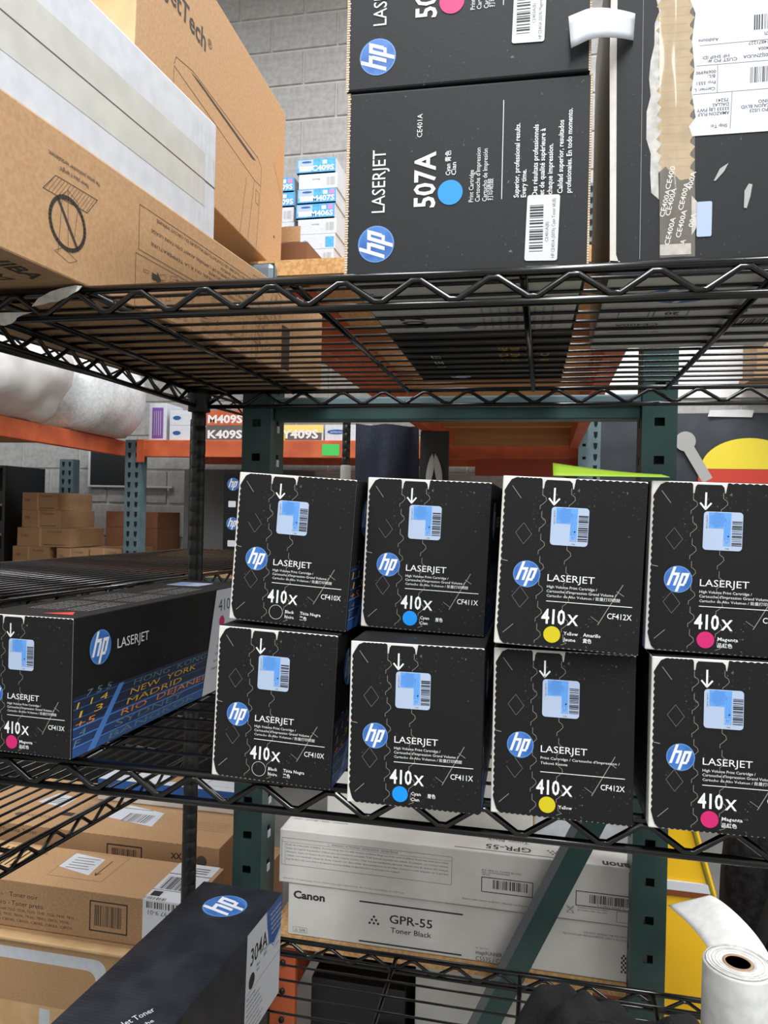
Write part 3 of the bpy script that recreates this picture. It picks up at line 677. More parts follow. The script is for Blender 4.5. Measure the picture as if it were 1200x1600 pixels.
# ================================================================== PALLET RACKS
def holed_plate(m, fr, wd, z0, z1, holes, hw, hh, mat, th=.0025):
    """a plate wd wide from z0 to z1 in the frame fr (x across, y up), with real square holes at its centre"""
    a, b = (wd-hw)/2, (wd+hw)/2
    def q(x0, x1, y0, y1):
        if y1 > y0: m.slab([(x0, y0), (x1, y0), (x1, y1), (x0, y1)], th, mat, fr)
    q(0, a, z0, z1); q(b, wd, z0, z1)
    y = z0
    for h in sorted(holes):
        if h-hh/2 <= y or h+hh/2 >= z1: continue
        q(a, b, y, h-hh/2); y = h+hh/2
    q(a, b, y, z1)
def FR(o, x, y):
    x = Vector(x); y = Vector(y); z = x.cross(y); m = Matrix((x, y, z)).transposed().to_4x4(); m.translation = Vector(o); return m
def upright(parent, x, y, wd, dp, z1, mat, pitch=.0641, ref=1.661, hw=.0165, hh=.0140, name='upright', front_top=None, z0=0):
    m = MB(); hs = [ref+pitch*k for k in range(-26, 12) if .03 < ref+pitch*k < z1-.02]
    holed_plate(m, FR((x, y, 0), (1, 0, 0), (0, 0, 1)), wd, z0, front_top or z1, hs, hw, hh, mat, th=.0025)
    holed_plate(m, FR((x, y+dp, 0), (0, -1, 0), (0, 0, 1)), dp, z0, z1, hs, hw*.8, hh, mat, th=-.0025)
    holed_plate(m, FR((x+wd, y, 0), (0, 1, 0), (0, 0, 1)), dp, z0, z1, hs, hw*.8, hh, mat, th=-.0025)
    m.box((x+.003, y+dp-.003, z0), (x+wd-.003, y+dp, z1-.002), mat)
    return m.build(name, parent)
rack = tag(empty('pallet_rack', (0, 0, 0)), 'green and orange pallet rack whose end frame stands behind the near shelving', 'rack')
UY = 1.33
upright(rack, -.557, UY, .056, .07, 1.930, rack_green, front_top=1.958); upright(rack, .1566, UY, .056, .07, 2.45, rack_green)
upright(rack, -.557, 3.86, .056, .07, 1.93, rack_green_old_and_lit); upright(rack, .1566, 3.86, .056, .07, 2.3, rack_green_old_and_lit)
m = MB(); m.box((-.560, UY-.007, 1.905), (-.499, UY+.045, 1.960), steel_and_lit_grey); m.build('lit_post_top', rack, bevel=.012)['label'] = 'lit top of the green upright, painted blue-grey'  # lit top of the upright, painted as a blue-grey block
pale_square = MB(); pale_square.box((0, 0, -.0065), (.0016, .012, .0065), label_white); pale_square_me = pale_square.mesh('pale_square')  # small pale squares down the inner flange of the upright
for k in range(14):
    z_ = 1.652-.0641*k
    link('pale_square', pale_square_me, rack, (-.501, UY+.030, z_))
m = MB(); m.box((-.5005, UY+.012, 1.667), (.156, UY+.05, 1.708), rack_green); m.box((-.5005, UY+.006, 1.692), (.156, UY+.012, 1.709), rack_green_old_and_lit); m.build('horizontal_brace', rack, bevel=.003)  # front lip is lighter: paints the light reflected along the brace's upper edge
m = MB(); p0, p1 = Vector((.118, UY+.012, 1.03)), Vector((-.30, UY+.012, .12)); d = (p1-p0).normalized(); n = Vector((-d.z, 0, d.x)); 
if n.x < 0: n = -n
fr = FR(p0-n*.0, d, n.cross(d)*-1) if False else None
def cchan(m, p0, p1, wd, dp, mat):
    d = (p1-p0).normalized(); n = Vector((d.z, 0, -d.x)); n = n if n.x > 0 else -n; y = Vector((0, 1, 0)); L = (p1-p0).length
    def bx(a0, a1, b0, b1):
        vs = [p0 + n*a + y*b + d*c for c in (0, L) for b in (b0, b1) for a in (a0, a1)]
        m.add(vs, [(0,1,3,2),(4,6,7,5),(0,4,5,1),(2,3,7,6),(0,2,6,4),(1,5,7,3)], mat)
    bx(-wd/2, wd/2, 0, .0025); bx(-wd/2, -wd/2+.0025, .0025, dp); bx(wd/2-.0025, wd/2, .0025, dp)
cchan(m, p0, p1, .040, .03, rack_green); m.box((-.010, 0, -.01), (.010, -.002, .01), rack_green, Matrix.Translation(p0)); o = m.build('diagonal_brace', rack)
m = MB(); cchan(m, Vector((.092, UY+.0085, 1.03)), Vector((-.326, UY+.0085, .12)), .013, .004, M('brace_edge', (92, 96, 98), .45)); m.build('brace_flange', rack)
def beam(par, a, b, name='beam', holes=True):
    m = MB(); m.box(a, b, rack_orange); return m.build(name, par, bevel=.004)
beam(rack, (-.500, 1.402, 1.834), (-.455, 3.855, 1.935)); beam(rack, (.112, 1.402, 1.834), (.155, 3.855, 1.935))
beam(rack, (-.500, 1.402, .560), (-.455, 3.855, .666)); beam(rack, (.112, 1.402, .560), (.155, 3.855, .666))
m = MB(); m.box((-.499, 1.385, .40), (-.448, 1.402, .672), rack_orange)
for z in (.62, .56, .50, .44): m.lathe([(.0001, 0), (.006, 0), (.006, .0012)], ink, (0, 0), 10); 
mm = MB(); mm.box((-.499, 1.385, .40), (-.448, 1.402, .668), rack_orange); mm.build('beam_connector', rack, bevel=.002)
for z in (.63, .575, .52, .46):
    r_ = MB(); r_.tube([(-.473, 1.3855, z), (-.473, 1.381, z)], .0055, dark_m, 10); r_.build('rivet', rack)
wood_dark = M('deck_underside_board', (188, 142, 98), .85, kind='brushx', scale=40, rgb2=(168, 122, 82))
m = MB(); m.box((-.553, 1.338, 1.9372), (.2, 3.93, 1.966), chipboard); m.build('deck_board', rack)
m = MB(); m.box((-.455, 3.80, 1.845), (.112, 3.85, 1.936), wood_dark); m.build('cross_support', rack)
for y in (1.75, 2.3, 2.85, 3.4):
    m = MB(); m.box((-.455, y, 1.893), (.112, y+.05, 1.936), wood_dark); m.build('cross_support', rack)
m = MB(); m.box((-.50, 1.372, .6675), (.2, 3.93, .6915), chipboard); m.build('deck_board', rack)
m = MB(); m.box((-.50, 1.405, .245), (.2, 3.93, .268), chipboard); m.build('deck_board', rack)

rack2 = tag(empty('pallet_rack', (0, 0, 0)), 'long orange-beam rack across the back wall carrying the small boxed toners', 'rack')
def tear_upright(par, x, y, z1, mat=rack_green_old_and_lit):
    m = MB(); wd = .118; mat_ = mat
    m.box((x, y, 0), (x+wd*.82, y+.003, z1), mat_); m.box((x+wd*.82, y, 0), (x+wd*.85, y+.07, z1), mat_); m.box((x, y+.003, 0), (x+.003, y+.07, z1), mat_)
    o = m.build('upright', par)
    h = MB()
    z = z1-.035
    while z > 1.12:
        for hx in (.028, .075):
            h.slab([(x+hx-.010, z+.018), (x+hx-.008, z-.006), (x+hx, z-.018), (x+hx+.008, z-.006), (x+hx+.010, z+.018)], .0008, card_hole, Matrix(((1,0,0,0),(0,0,-1,y),(0,1,0,0),(0,0,0,1))))
        z -= .0508*1.12
    h.build('slot', o)['kind'] = 'stuff'
    return o
BY = 3.97
tear_upright(rack2, -2.385, BY, 1.885); tear_upright(rack2, .17, BY, 3.2)
beam(rack2, (-2.267, BY-.01, 1.787), (.17, BY+.035, 1.884)); m = MB(); m.box((-.36, BY-.014, 1.700), (.17, BY-.0105, 1.786), M('rack_orange_dull', (150, 62, 36), .6)); m.build('beam', rack2)
beam(rack2, (-2.267, BY-.01, 2.76), (.17, BY+.035, 2.86)); beam(rack2, (-2.267, BY+.60, 1.787), (.17, BY+.64, 1.87))
m = MB(); m.box((-2.30, BY-.022, 1.755), (-2.255, BY-.011, 1.885), rack_orange); m.build('beam_connector', rack2)
m = MB(); m.box((-2.26, BY+.036, 1.862), (.17, BY+.60, 1.883), chipboard); m.build('deck_board', rack2)
m = MB(); m.box((-2.26, BY+.036, 2.838), (.17, BY+.64, 2.861), chipboard); m.build('deck_board', rack2)
m = MB(); m.box((-2.26, BY+.0, 1.108), (-.75, BY+.64, 1.130), kraft_dark); m.build('deck_board', rack2)
m = MB(); m.box((-2.26, BY-.01, 1.03), (-.75, BY+.03, 1.107), rack_green); m.build('beam', rack2)
m = MB(); m.box((-1.195, BY-.012, 1.800), (-1.098, BY-.0105, 1.862), green_tag); m.build('green_tag', rack2)['label'] = 'small green tag stuck on the orange beam'

rack3 = tag(empty('pallet_rack', (0, 0, 0)), 'orange-beam rack at the left receding to the back corner under the wrapped rolls', 'rack')
def obeam(par, a, b, z0, z1, wd, mat, name='beam'):
    a = Vector((a[0], a[1], 0)); b = Vector((b[0], b[1], 0)); d = (b-a).normalized(); n = Vector((-d.y, d.x, 0))
    m = MB(); m.slab([(0, z0), ((b-a).length, z0), ((b-a).length, z1), (0, z1)], wd, mat, FR(a, d, (0, 0, 1))); return m.build(name, par, bevel=.003)
obeam(rack3, (-2.21, 1.9), (-2.372, BY-.02), 1.789, 1.876, -.04, rack_orange); obeam(rack3, (-3.15, 1.9), (-3.31, BY-.02), 1.789, 1.876, -.04, rack_orange)
m = MB(); m.slab([(-2.25, 1.9), (-2.405, 3.95), (-3.30, 3.95), (-3.14, 1.9)], .012, kraft_dark, Matrix.Translation((0, 0, 1.864))); m.build('deck_board', rack3)
m = MB(); m.slab([(-2.40, 1.9), (-2.40, 4.55), (-3.7, 4.55), (-3.7, 1.9)], .022, kraft_dark, Matrix.Translation((0, 0, 1.108))); m.build('deck_board', rack3)
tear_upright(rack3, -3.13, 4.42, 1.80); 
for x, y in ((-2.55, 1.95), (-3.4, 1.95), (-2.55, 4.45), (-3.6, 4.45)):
    m = MB(); m.box((x, y, 0), (x+.05, y+.05, 1.107), rack_green_old_and_lit); m.build('leg', rack3)
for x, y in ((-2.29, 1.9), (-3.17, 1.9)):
    m = MB(); m.box((x, y, 0), (x+.06, y+.06, 1.90), rack_green_old_and_lit); m.build('upright', rack3)

# ================================================================== SMALL BOXED TONERS ON THE BACK RACK
def small_box(label, x, y, z, w_, h_, d_, style, txt='', rz=0, group=None, rr=0):
    top = {'blue': samsung_blue}.get(style, white_card)
    o = body_box('small_toner_box', w_, d_, h_, (white_card, white_card, white_card, white_card, white_card, white_card))
    o.location = (x, y, z); o.rotation_euler = (0, rr, rz); tag(o, label, 'box', group)
    a = Art((0, 0, 0), (1, 0, 0), (0, 0, 1), eps=.0006, step=.0004)
    if style == 'blue':
        a.rect(0, 0, w_, h_, samsung_blue); a.rect(0, 0, w_, h_*.10, deep_blue); a.lay(); a.rect(w_*.03, h_*.42, w_*.42, h_*.95, sticker_base); a.lay()
        a.rect(w_*.06, h_*.18, w_*.38, h_*.52, label_white); a.disc(w_*.25, h_*.80, w_*.13, deep_blue, 20, h_*.07)
        a.text(txt, w_*.38, h_*.20, h_*.34, ink_white, width=w_*.58, bold=.03); a.rect(w_*.66, h_*.62, w_*.78, h_*.88, label_white)
        if 'M' in txt: a.rect(w_*.83, h_*.62, w_*.95, h_*.9, M('pink_print', (226, 130, 180), .5))
    elif style == 'plain':
        a.text('Toner Cartridge', w_*.35, h_*.6, h_*.10, ink_soft, width=w_*.2); a.bars(w_*.72, h_*.2, w_*.95, h_*.75, 12, grey_m, 3)
    elif style == 'whiteblue':
        a.disc(w_*.22, h_*.45, w_*.06, samsung_blue, 14); a.rect(w_*.75, h_*.1, w_*.97, h_*.8, samsung_blue)
    elif style in ('M', 'K', 'Y'):
        c = {'M': rack_orange, 'K': M('charcoal_print', (92, 90, 88), .5), 'Y': M('warm_tan_print', (200, 150, 90), .5)}[style]
        if style == 'Y':
            a.rect(0, h_*.5, w_, h_, M('cream_yellow_print', (240, 214, 120), .5)); a.rect(0, 0, w_*.2, h_*.5, ink_yellow); a.rect(w_*.2, 0, w_*.97, h_*.5, M('charcoal_print', (92, 90, 88), .5))
        else:
            a.rect(w_*.50, 0, w_, h_, c); a.rect(w_*.40, h_*.1, w_*.5, h_*.9, M('pink_print', (226, 130, 180), .5) if style == 'M' else grey_m)
        a.lay(); a.text(txt, w_*.12 if style == 'Y' else w_*.52, h_*.16, h_*.50, ink_white, width=w_*(.78 if style == 'Y' else .46), bold=.035)
        if style != 'Y': a.disc(w_*.10, h_*.5, w_*.055, deep_blue, 20, h_*.14)
    elif style == 'logo':
        a.disc(w_*.25, h_*.55, w_*.20, deep_blue, 24, h_*.15); a.disc(w_*.86, h_*.45, w_*.15, ink_yellow, 24, h_*.32)
        a.lay(); a.text('SAMSUNG', w_*.12, h_*.49, h_*.10, ink_white, width=w_*.26)
    a.done('printed_artwork', o)
    return o
gb = 'blue and white toner boxes on the upper level at the back'
ZU = 2.862
XL, XR = -1.62, -1.388
hh = .0835
seq_l = (('plain', '', 'lowest white box of the left stack on the upper back level'), ('whiteblue', '', 'white box with blue corner low in the left upper stack'), ('plain', '', 'white box second under the blue pair, left upper stack'), ('plain', '', 'white box directly under the blue pair, left upper stack'), ('blue', 'C409S', 'blue box second from the top of the left upper stack'), ('blue', 'M409S', 'blue box topping the left upper stack, half behind the printer carton'))
z = ZU
for i, (st, tx, lab) in enumerate(seq_l):
    small_box(lab, XL-.005*(i % 2), 4.02, z, .215, hh-.001, .33, st, tx, 0, gb); z += hh
seq_r = (('plain', '', 'lowest white box of the right stack on the upper back level'), ('whiteblue', '', 'white box with blue ends low in the right upper stack'), ('plain', '', 'white box under the two blue pink-dot boxes, right upper stack'), ('blue', 'M406S', 'blue pink-dot box, lower of the pair in the right upper stack'), ('blue', 'M407S', 'blue pink-dot box, upper of the pair in the right upper stack'), ('plain', '', 'white box just below the topmost of the right upper stack'), ('blue', 'C409S', 'blue box without pink dot topping the right upper stack'))
z = ZU
for i, (st, tx, lab) in enumerate(seq_r):
    small_box(lab, XR+.006*(i % 3), 4.0, z, .222, hh-.001, .33, st, tx, 0, gb); z += hh
gm = 'boxed toners standing on the orange beam at the back'
small_box('charcoal and white toner box lying under the orange and white one', -2.12, 3.99, 1.8842, .455, .0855, .34, 'K', 'K409S', 0, gm)
small_box('orange and white toner box lying on the charcoal and white one', -2.12, 3.99, 1.9705, .455, .0855, .34, 'M', 'M409S', 0, gm)
small_box('yellow-trimmed toner box left of the black post with white sleeve', -1.475, 3.99, 1.8842, .275, .088, .34, 'Y', 'Y409S', 0, gm)
small_box('white box with an oval blue emblem right of the yellow-trimmed box', -1.190, 3.99, 1.8842, .262, .088, .34, 'logo', '', 0, gm)
pb = kraftbox('white_carton', (.11, .2, .215), (-2.255, 4.0, 1.8842), 0, (white_card,)*6, 'white box with a striped purple panel on the back rack')
a = Art((0, 0, 0), (1, 0, 0), (0, 0, 1), eps=.0008, step=.0005); a.rect(.02, .012, .09, .19, purple); a.lay()
for k in range(4): a.rect(.032+.013*k, .03, .036+.013*k, .17, grey_m)
a.done('printed_artwork', pb)
# brown opened carton on the near rack deck
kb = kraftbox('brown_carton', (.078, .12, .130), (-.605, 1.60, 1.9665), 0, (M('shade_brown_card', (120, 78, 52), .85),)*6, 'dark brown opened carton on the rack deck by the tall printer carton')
m = MB(); m.box((.0, .0, .1305), (.06, .003, .165), kraft, Matrix.Rotation(R(0), 4, 'Y')); m.build('flap', kb)

# ================================================================== WRAPPED ROLLS ON THE LEFT RACK
def lump_roll(name, label, c0, c1, r, mat, seed, amp=.12, seg=28, n=22, cat='roll'):
    rd = random.Random(seed); ph = [rd.uniform(0, 6.28) for _ in range(8)]
    c0, c1 = Vector(c0), Vector(c1); ax = (c1-c0).normalized(); s1 = Vector((0, 0, 1)).cross(ax).normalized(); u1 = ax.cross(s1)
    vs = []; 
    for i in range(n+1):
        t = i/n; e = min(1, math.sqrt(max(0, 1-(abs(2*t-1))**6))+.02)
        for j in range(seg):
            a_ = 2*math.pi*j/seg
            q = r*e*(1+amp*(math.sin(3*a_+ph[0]+5*t)*.3+math.sin(5*a_+9*t+ph[1])*.25+math.sin(9*a_+ph[2]-14*t)*.16+math.sin(31*t+ph[3]+2*a_)*.2))
            z_ = math.sin(a_)*q
            if z_ < -r*.86: z_ = -r*.86
            vs.append(c0+(c1-c0)*t + s1*math.cos(a_)*q + u1*z_)
    fs = [(i*seg+j, i*seg+(j+1) % seg, (i+1)*seg+(j+1) % seg, (i+1)*seg+j) for i in range(n) for j in range(seg)]
    fs += [tuple(range(seg))[::-1], tuple(n*seg+j for j in range(seg))]
    m = MB(); m.add(vs, fs, mat, True); o = m.build(name); tag(o, label, cat); return o
r1 = .27
lump_roll('foam_roll', 'cloudy plastic-wrapped foam bundle at the left end of the orange rack', (-2.38, 2.0, 1.878+r1*.86), (-2.42, 3.27, 1.878+r1*.86), r1, foam, 3, .16)
bub = M('bubble_wrap', (222, 225, 227), .3, kind='n', scale=60, rgb2=(200, 204, 207), bump=.8, coat=.3)
r2 = .245
lump_roll('bubble_wrap_roll', 'roll of clear bubble wrap beside the foam bundle on the orange rack', (-2.43, 3.30, 1.878+r2*.86), (-2.41, 3.93, 1.878+r2*.86), r2, bub, 8, .06)

# ================================================================== BEHIND: POLE, SACK, BANNER, LIT WALL PANEL
m = MB()
def sack(s_, t_):
    x = -.785+.255*s_+.020*(1-t_); y = 3.12+.05*math.sin(s_*9)+.04*math.sin(t_*5+s_*4); return (x, y, .02+1.85*t_)
def sackb(s_, t_):
    p = sack(1-s_, t_); return (p[0], p[1]+.18*math.sin(math.pi*min(max(s_, .02), .98)), p[2])
m.grid(sack, 14, 14, navy_cloth); m.grid(sackb, 14, 14, navy_cloth)
sk = tag(m.build('garment_bag'), 'dark navy cloth sack hanging behind the middle of the shelving', 'bag')
straps = []
for cx, lean in ((-.458, .010), (-.425, -.012)):
    m = MB(); straps.append(m)
    pts = [(cx+lean*(k/8-.5)*2 + .016*math.sin(math.pi*k/8)**.7, 1.60+.14*k/8) for k in range(9)] + [(cx+lean*(k/8-.5)*2 - .012*math.sin(math.pi*k/8)**.7, 1.60+.14*k/8) for k in range(8, -1, -1)]
    m.slab(pts[:-1], .012, grey_m, Matrix(((1,0,0,0),(0,0,-1,3.03),(0,1,0,0),(0,0,0,1))))
m = MB(); m.box((-.50, 3.031, 0), (-.385, 3.06, 1.832), dark_m); so = tag(m.build('strap_stand'), 'black upright panel with two pale leaf-shaped straps beside the navy sack', 'stand')
for m in straps: m.build('pale_strap', so)
m = MB()
def ban(s_, t_): return (.12+1.9*s_, WY-.03+.008*math.sin(s_*22), .75+1.372*t_)
m.grid(ban, 40, 6, banner_m); bn = m.build('banner'); bn.modifiers.new('t', 'SOLIDIFY').thickness = .003
tag(bn, 'charcoal cloth banner with plain yellow and red shape taped to the back wall', 'banner')
a = Art((0, WY-.042, 0), (1, 0, 0), (0, 0, 1), eps=.0004, step=.0012)
a.poly([(1.15+.262*math.cos(math.pi*k/24), 1.795+.18*math.sin(math.pi*k/24)) for k in range(25)], M('banner_yellow', (236, 214, 60), .7))
a.rect(.875, 1.66, 1.425, 1.793, M('banner_red', (200, 62, 48), .7)); a.disc(.80, 1.955, .058, grey_m); a.lay(); a.line([(.81,1.93),(.92,1.74)], .062, grey_m)
a.done('printed_shape', bn)
m = MB(); m.slab([(.92,2.10),(1.16,2.095),(1.17,2.135),(1.10,2.14),(.93,2.137)], .001, M('clear_film', (220, 222, 222), .2), Matrix(((1,0,0,0),(0,0,-1,WY-.043),(0,1,0,0),(0,0,0,1)))); m.build('tape', bn)
m = MB(); m.box((.24, WY-.018, 2.215), (2.3, WY-.002, 3.0), paper); tag(m.build('lit_wall_panel'), 'white panel painting the brightly lit block wall above the banner', 'panel')  # white sheet added where the block wall is only brightly lit
m = MB(); m.box((1.09, WY-.35, 2.27), (1.9, WY-.02, 2.305), kraft_dark); tag(m.build('wall_shelf'), 'small wooden wall shelf at the right under a brown carton', 'shelf')
kraftbox('brown_carton', (.55, .30, .33), (1.105, WY-.34, 2.306), 0, (kraft_dark,)*6, 'brown carton on the wall shelf at the right edge')

# ================================================================== LEFT BACKGROUND CARTONS
ZD = 1.1305
gL = 'small brown cartons stacked on the low deck at the back left'
def bc(label, x, z, w_, h_, d_=.35, y=4.0):
    o = kraftbox('brown_carton', (w_, d_, h_), (x, y, z), 0, (kraft_dark,)*6, label, 'box', gL)
    a = Art((0, 0, 0), (1, 0, 0), (0, 0, 1), eps=.0008, step=.0004); a.rect(w_*.42, 0, w_*.46, h_, M('tape_tan', (190, 150, 100), .4)); a.text('TONER', w_*.55, h_*.75, h_*.10, ink_soft, width=w_*.3); a.bars(w_*.08, h_*.5, w_*.25, h_*.65, 8, ink_soft, 2)
    a.rect(w_*.5, h_*.1, w_*.9, h_*.14, ink_soft); a.done('printed_artwork', o)
bc('brown carton at the bottom of the tall stack, back left', -3.14, ZD, .25, .115); bc('brown carton second from the bottom of the tall stack, back left', -3.11, ZD+.1155, .36, .113)
bc('brown carton second from the top of the tall stack, back left', -3.08, ZD+.229, .26, .105); bc('brown carton on top of the tall stack, back left', -3.08, ZD+.3345, .24, .105)
bc('brown carton right of the tall stack on the low deck', -2.84, ZD, .21, .112, y=4.0); bc('pale brown carton nearest the teal upright on the low deck', -2.62, ZD, .21, .118, y=4.0)
kraftbox('brown_carton', (.40, .3, .11), (-2.23, 4.05, 1.1305), 0, (kraft,)*6, 'long brown carton half hidden by the black post on the low back deck')
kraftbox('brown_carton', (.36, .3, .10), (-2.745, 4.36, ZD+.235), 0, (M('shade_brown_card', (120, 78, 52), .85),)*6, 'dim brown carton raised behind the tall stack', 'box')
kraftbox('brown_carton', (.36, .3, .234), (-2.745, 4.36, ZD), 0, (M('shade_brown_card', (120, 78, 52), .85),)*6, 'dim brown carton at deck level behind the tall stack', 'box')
kraftbox('black_carton', (.9, .03, .62), (-2.35, 4.64, 1.1305), 0, (M('dim_wall_grey', (104, 106, 108), .7),)*6, 'grey panel painting the low-lit block wall behind the teal upright', 'panel')  # darker sheet painting the low light on the block wall
m = MB(); m.box((0, 0, 0), (.30, .025, .235), dark_m); o = m.build('wall_panel', loc=(-3.10, WY-.03, 1.642))
m2 = MB(); m2.box((-.016, -.004, -.010), (0, .024, .245), label_white); m2.build('frame_side', o)
m2 = MB(); m2.box((0, -.004, -.012), (.62, .024, 0), label_white); m2.build('frame_ledge', o)
tag(o, 'dark framed panel on the back wall under the left orange beam', 'panel')
# black slatted drawer unit at the far left
cb_ = empty('storage_rack', (-3.75, 4.0, ZD)); tag(cb_, 'black rack of small drawers at the far left edge', 'rack')
m = MB(); m.box((0, .35, 0), (.55, .37, .60), dark_m); m.box((.53, 0, 0), (.55, .35, .60), dark_m); m.box((0, 0, 0), (.02, .35, .60), dark_m); m.box((.02, 0, .585), (.53, .35, .60), dark_m); m.build('case', cb_)
for z in (.0, .175, .355):
    m = MB(); m.box((.02, 0, z), (.53, .35, z+.012), M('shelf_lip', (150, 150, 146), .5)); m.build('shelf', cb_)
    m = MB(); m.box((.03, .03, z+.013), (.52, .33, z+.09), dark_m); m.box((.44, .024, z+.03), (.47, .0295, z+.05), kraft); m.build('bin', cb_)
for k, (z, t) in enumerate(((1.1305, 'lowest'), (1.2545, 'middle'), (1.478, 'topmost'))):
    h_ = (.123, .2225, .2225)[k]
    o = kraftbox('black_carton', (.22, .3, h_), (-1.79, 4.02, z), 0, (black_card,)*6, '%s of three small black cartons with blue logo, back rack' % t, 'box', 'black cartons on the low back deck')
    a = Art((0, 0, 0), (1, 0, 0), (0, 0, 1), eps=.0008, step=.0005)
    if h_ > .2: a.logo(.056, h_*.72, .036); a.rrect(.03, .03, .075, .065, .004, label_white)
    a.done('printed_artwork', o)

# ================================================================== LARGE WHITE TONER CARTONS ON THE RACK'S LOW DECK
def canonbox(label, x, y, z, w_, d_, h_): return kraftbox('white_toner_carton', (w_, d_, h_), (x, y, z), 0, (canon_white,)*6, label, 'box', 'white toner cartons on the low rack deck')
cl = canonbox('white toner carton with print right way up, bottom of the pair', -.4615, 1.373, .6925, .652, .30, .0975)
a = Art((0, 0, 0), (1, 0, 0), (0, 0, 1))
a.text('Canon', .0105, .0705, .0135, ink, width=.062, bold=.035); a.rect(.1395, .0790, .3328, .0818, ink); a.rect(.1400, .0055, .3320, .0083, ink)
def tri(a, u, v, s_, fl=1):
    for r_, n_ in ((0, 1), (1, 2), (2, 3)):
        for k in range(n_): a.disc(u+(k-(n_-1)/2)*s_*1.25, v-fl*r_*s_*.95, s_*.36, ink, 10)
tri(a, .168, .055, .0065); a.text('GPR-55', .1974, .0475, .0150, ink, width=.080, bold=.012); a.text('Toner Black', .2000, .0300, .0095, ink, width=.076, bold=.006)
a.frame(.0110, .0065, .0390, .0155, .0005, ink_soft); a.text('△ GPR', .0140, .0085, .0045, ink_soft, width=.022)
a.text('For  Thai  Para', .357, .0235, .0025, ink_soft); a.text('imageRUNNER ADVANCE', .3572, .0135, .0065, ink, width=.085, bold=.006); a.text('C5535 / C5540 / C5550', .3575, .0020, .0075, ink, width=.10)
a.text('DO NOT STAND / NE PAS METTRE', .545, .0765, .0030, ink_soft, width=.08); a.text('NO COLOCAR VERTICALMENTE / NÃO COLOQUE NA', .510, .0710, .0030, ink_soft, width=.115)
for k in range(8): a.rect(.6085+.003*(k % 2), .016+.004*k, .6115+.003*(k % 2), .020+.004*k, ink); a.rect(.6145+.003*(k % 2), .016+.004*k, .6175+.003*(k % 2), .020+.004*k, ink)
a.line([(.30,.0975),(.652,.0975)], .0006, ink_soft); a.done('printed_artwork', cl)
cu = canonbox('white toner carton stacked upside down, top of the pair', -.480, 1.370, .7912, .665, .095, .1010)
a = Art((0, 0, 0), (1, 0, 0), (0, 0, 1)); a.frame(.0050, .0345, .3295, .0850, .0006, ink_soft); a.line([(.005,.0775),(.3295,.0775)], .0004, ink_soft); a.line([(.0115,.0345),(.0115,.0775)], .0004, ink_soft)
a.text('⚠ WARNING / ATTENTION / ADVERTENCIA / ADVERTÊNCIA', .095, .0795, .0034, ink_soft, width=.135)
txt = ('Keep out of the reach of children. Avoid breathing dust. Use with adequate ventilation. Keep out of the reach of children. Toner may cause minor burns.',
       'Éviter de respirer la poussière. Utiliser avec une ventilation adéquate. Tenir hors de la portée des enfants. El contacto con el toner caliente.',
       'Mantener fuera del alcance de los niños. Evite respirar el polvo. Usar con una ventilación adecuada. Manter fora do alcance das crianças.',
       'Utilizar com ventilação adequada. Evitar respirar o pó. Este rótulo deve permanecer no produto. Conserver cette étiquette sur le produit.',
       'Keep this label on the carton. Refer to the manual for the proper handling and disposal of used toner and waste toner containers.')
for k, t in enumerate(txt): a.text(t, .014, .0715-.0068*k, .0030, ink_soft, width=.31 if k < 4 else .22, res=1)
a.text('CANON INC. 30-2 Shimomaruko 3-chome, Ohta-ku, Tokyo, Japan / CANON U.S.A., INC. One Canon Park, Melville, NY 11747 U.S.A.', .008, .0075, .0024, ink_soft, width=.235, res=1)
a.text('EN: GPR-55 TONER BLACK', .384, .0675, .0026, ink_soft, width=.07); a.text('MC: WW0XD03BD', .384, .0635, .0026, ink_soft, width=.05); a.text('0481C003', .384, .0600, .0024, ink_soft)
a.frame(.384, .0300, .474, .0560, .0014, ink); a.bars(.404, .037, .465, .053, 30, ink, 7); a.frame(.549, .0270, .652, .0520, .0014, ink); a.bars(.572, .033, .640, .048, 34, ink, 9); a.text('0 13803 24287 3', .585, .0285, .0028, ink_soft, width=.045)
a.text('Made in USA / Hecho en EE.UU. / Fabriqué aux États-Unis', .350, .012, .0026, ink_soft, width=.12); a.text('Carton only; recyclable', .552, .0225, .0026, ink_soft, width=.05); a.text('Conserver au sec', .552, .0180, .0026, ink_soft, width=.05)
a.frame(.618, .006, .652, .0245, .0008, ink_soft); a.line([(.533,.012),(.546,.025)], .0008, ink_soft); a.line([(.546,.012),(.533,.025)], .0008, ink_soft); a.frame(.535, .012, .544, .022, .0005, ink_soft)
a.done('printed_artwork', cu)
a = Art((0, 0, .1010), (1, 0, 0), (0, 1, 0)); a.text('GPR-55', .470, .035, .018, ink, width=.082, ang=180, bold=.012); a.text('Toner Black', .465, .062, .011, ink, width=.076, ang=180)
tri(a, .508, .022, .0065, -1); a.rect(.3324, .0080, .5256, .0100, ink); a.text('Canon', .655, .018, .020, ink, width=.062, ang=180, bold=.035); a.text('canon / cartridge / toner / cartouche', .010, .050, .008, ink_soft, width=.11)
a.done('top_artwork', cu)
kraftbox('white_carton', (.47, .25, .36), (-.480, 1.695, .6925), 0, (canon_white,)*6, 'tall plain white carton behind the toner cartons, left one')
kraftbox('white_carton', (.20, .25, .37), (-.006, 1.695, .6925), 0, (white_card,)*6, 'tall cool-white carton behind the toner cartons, right one')
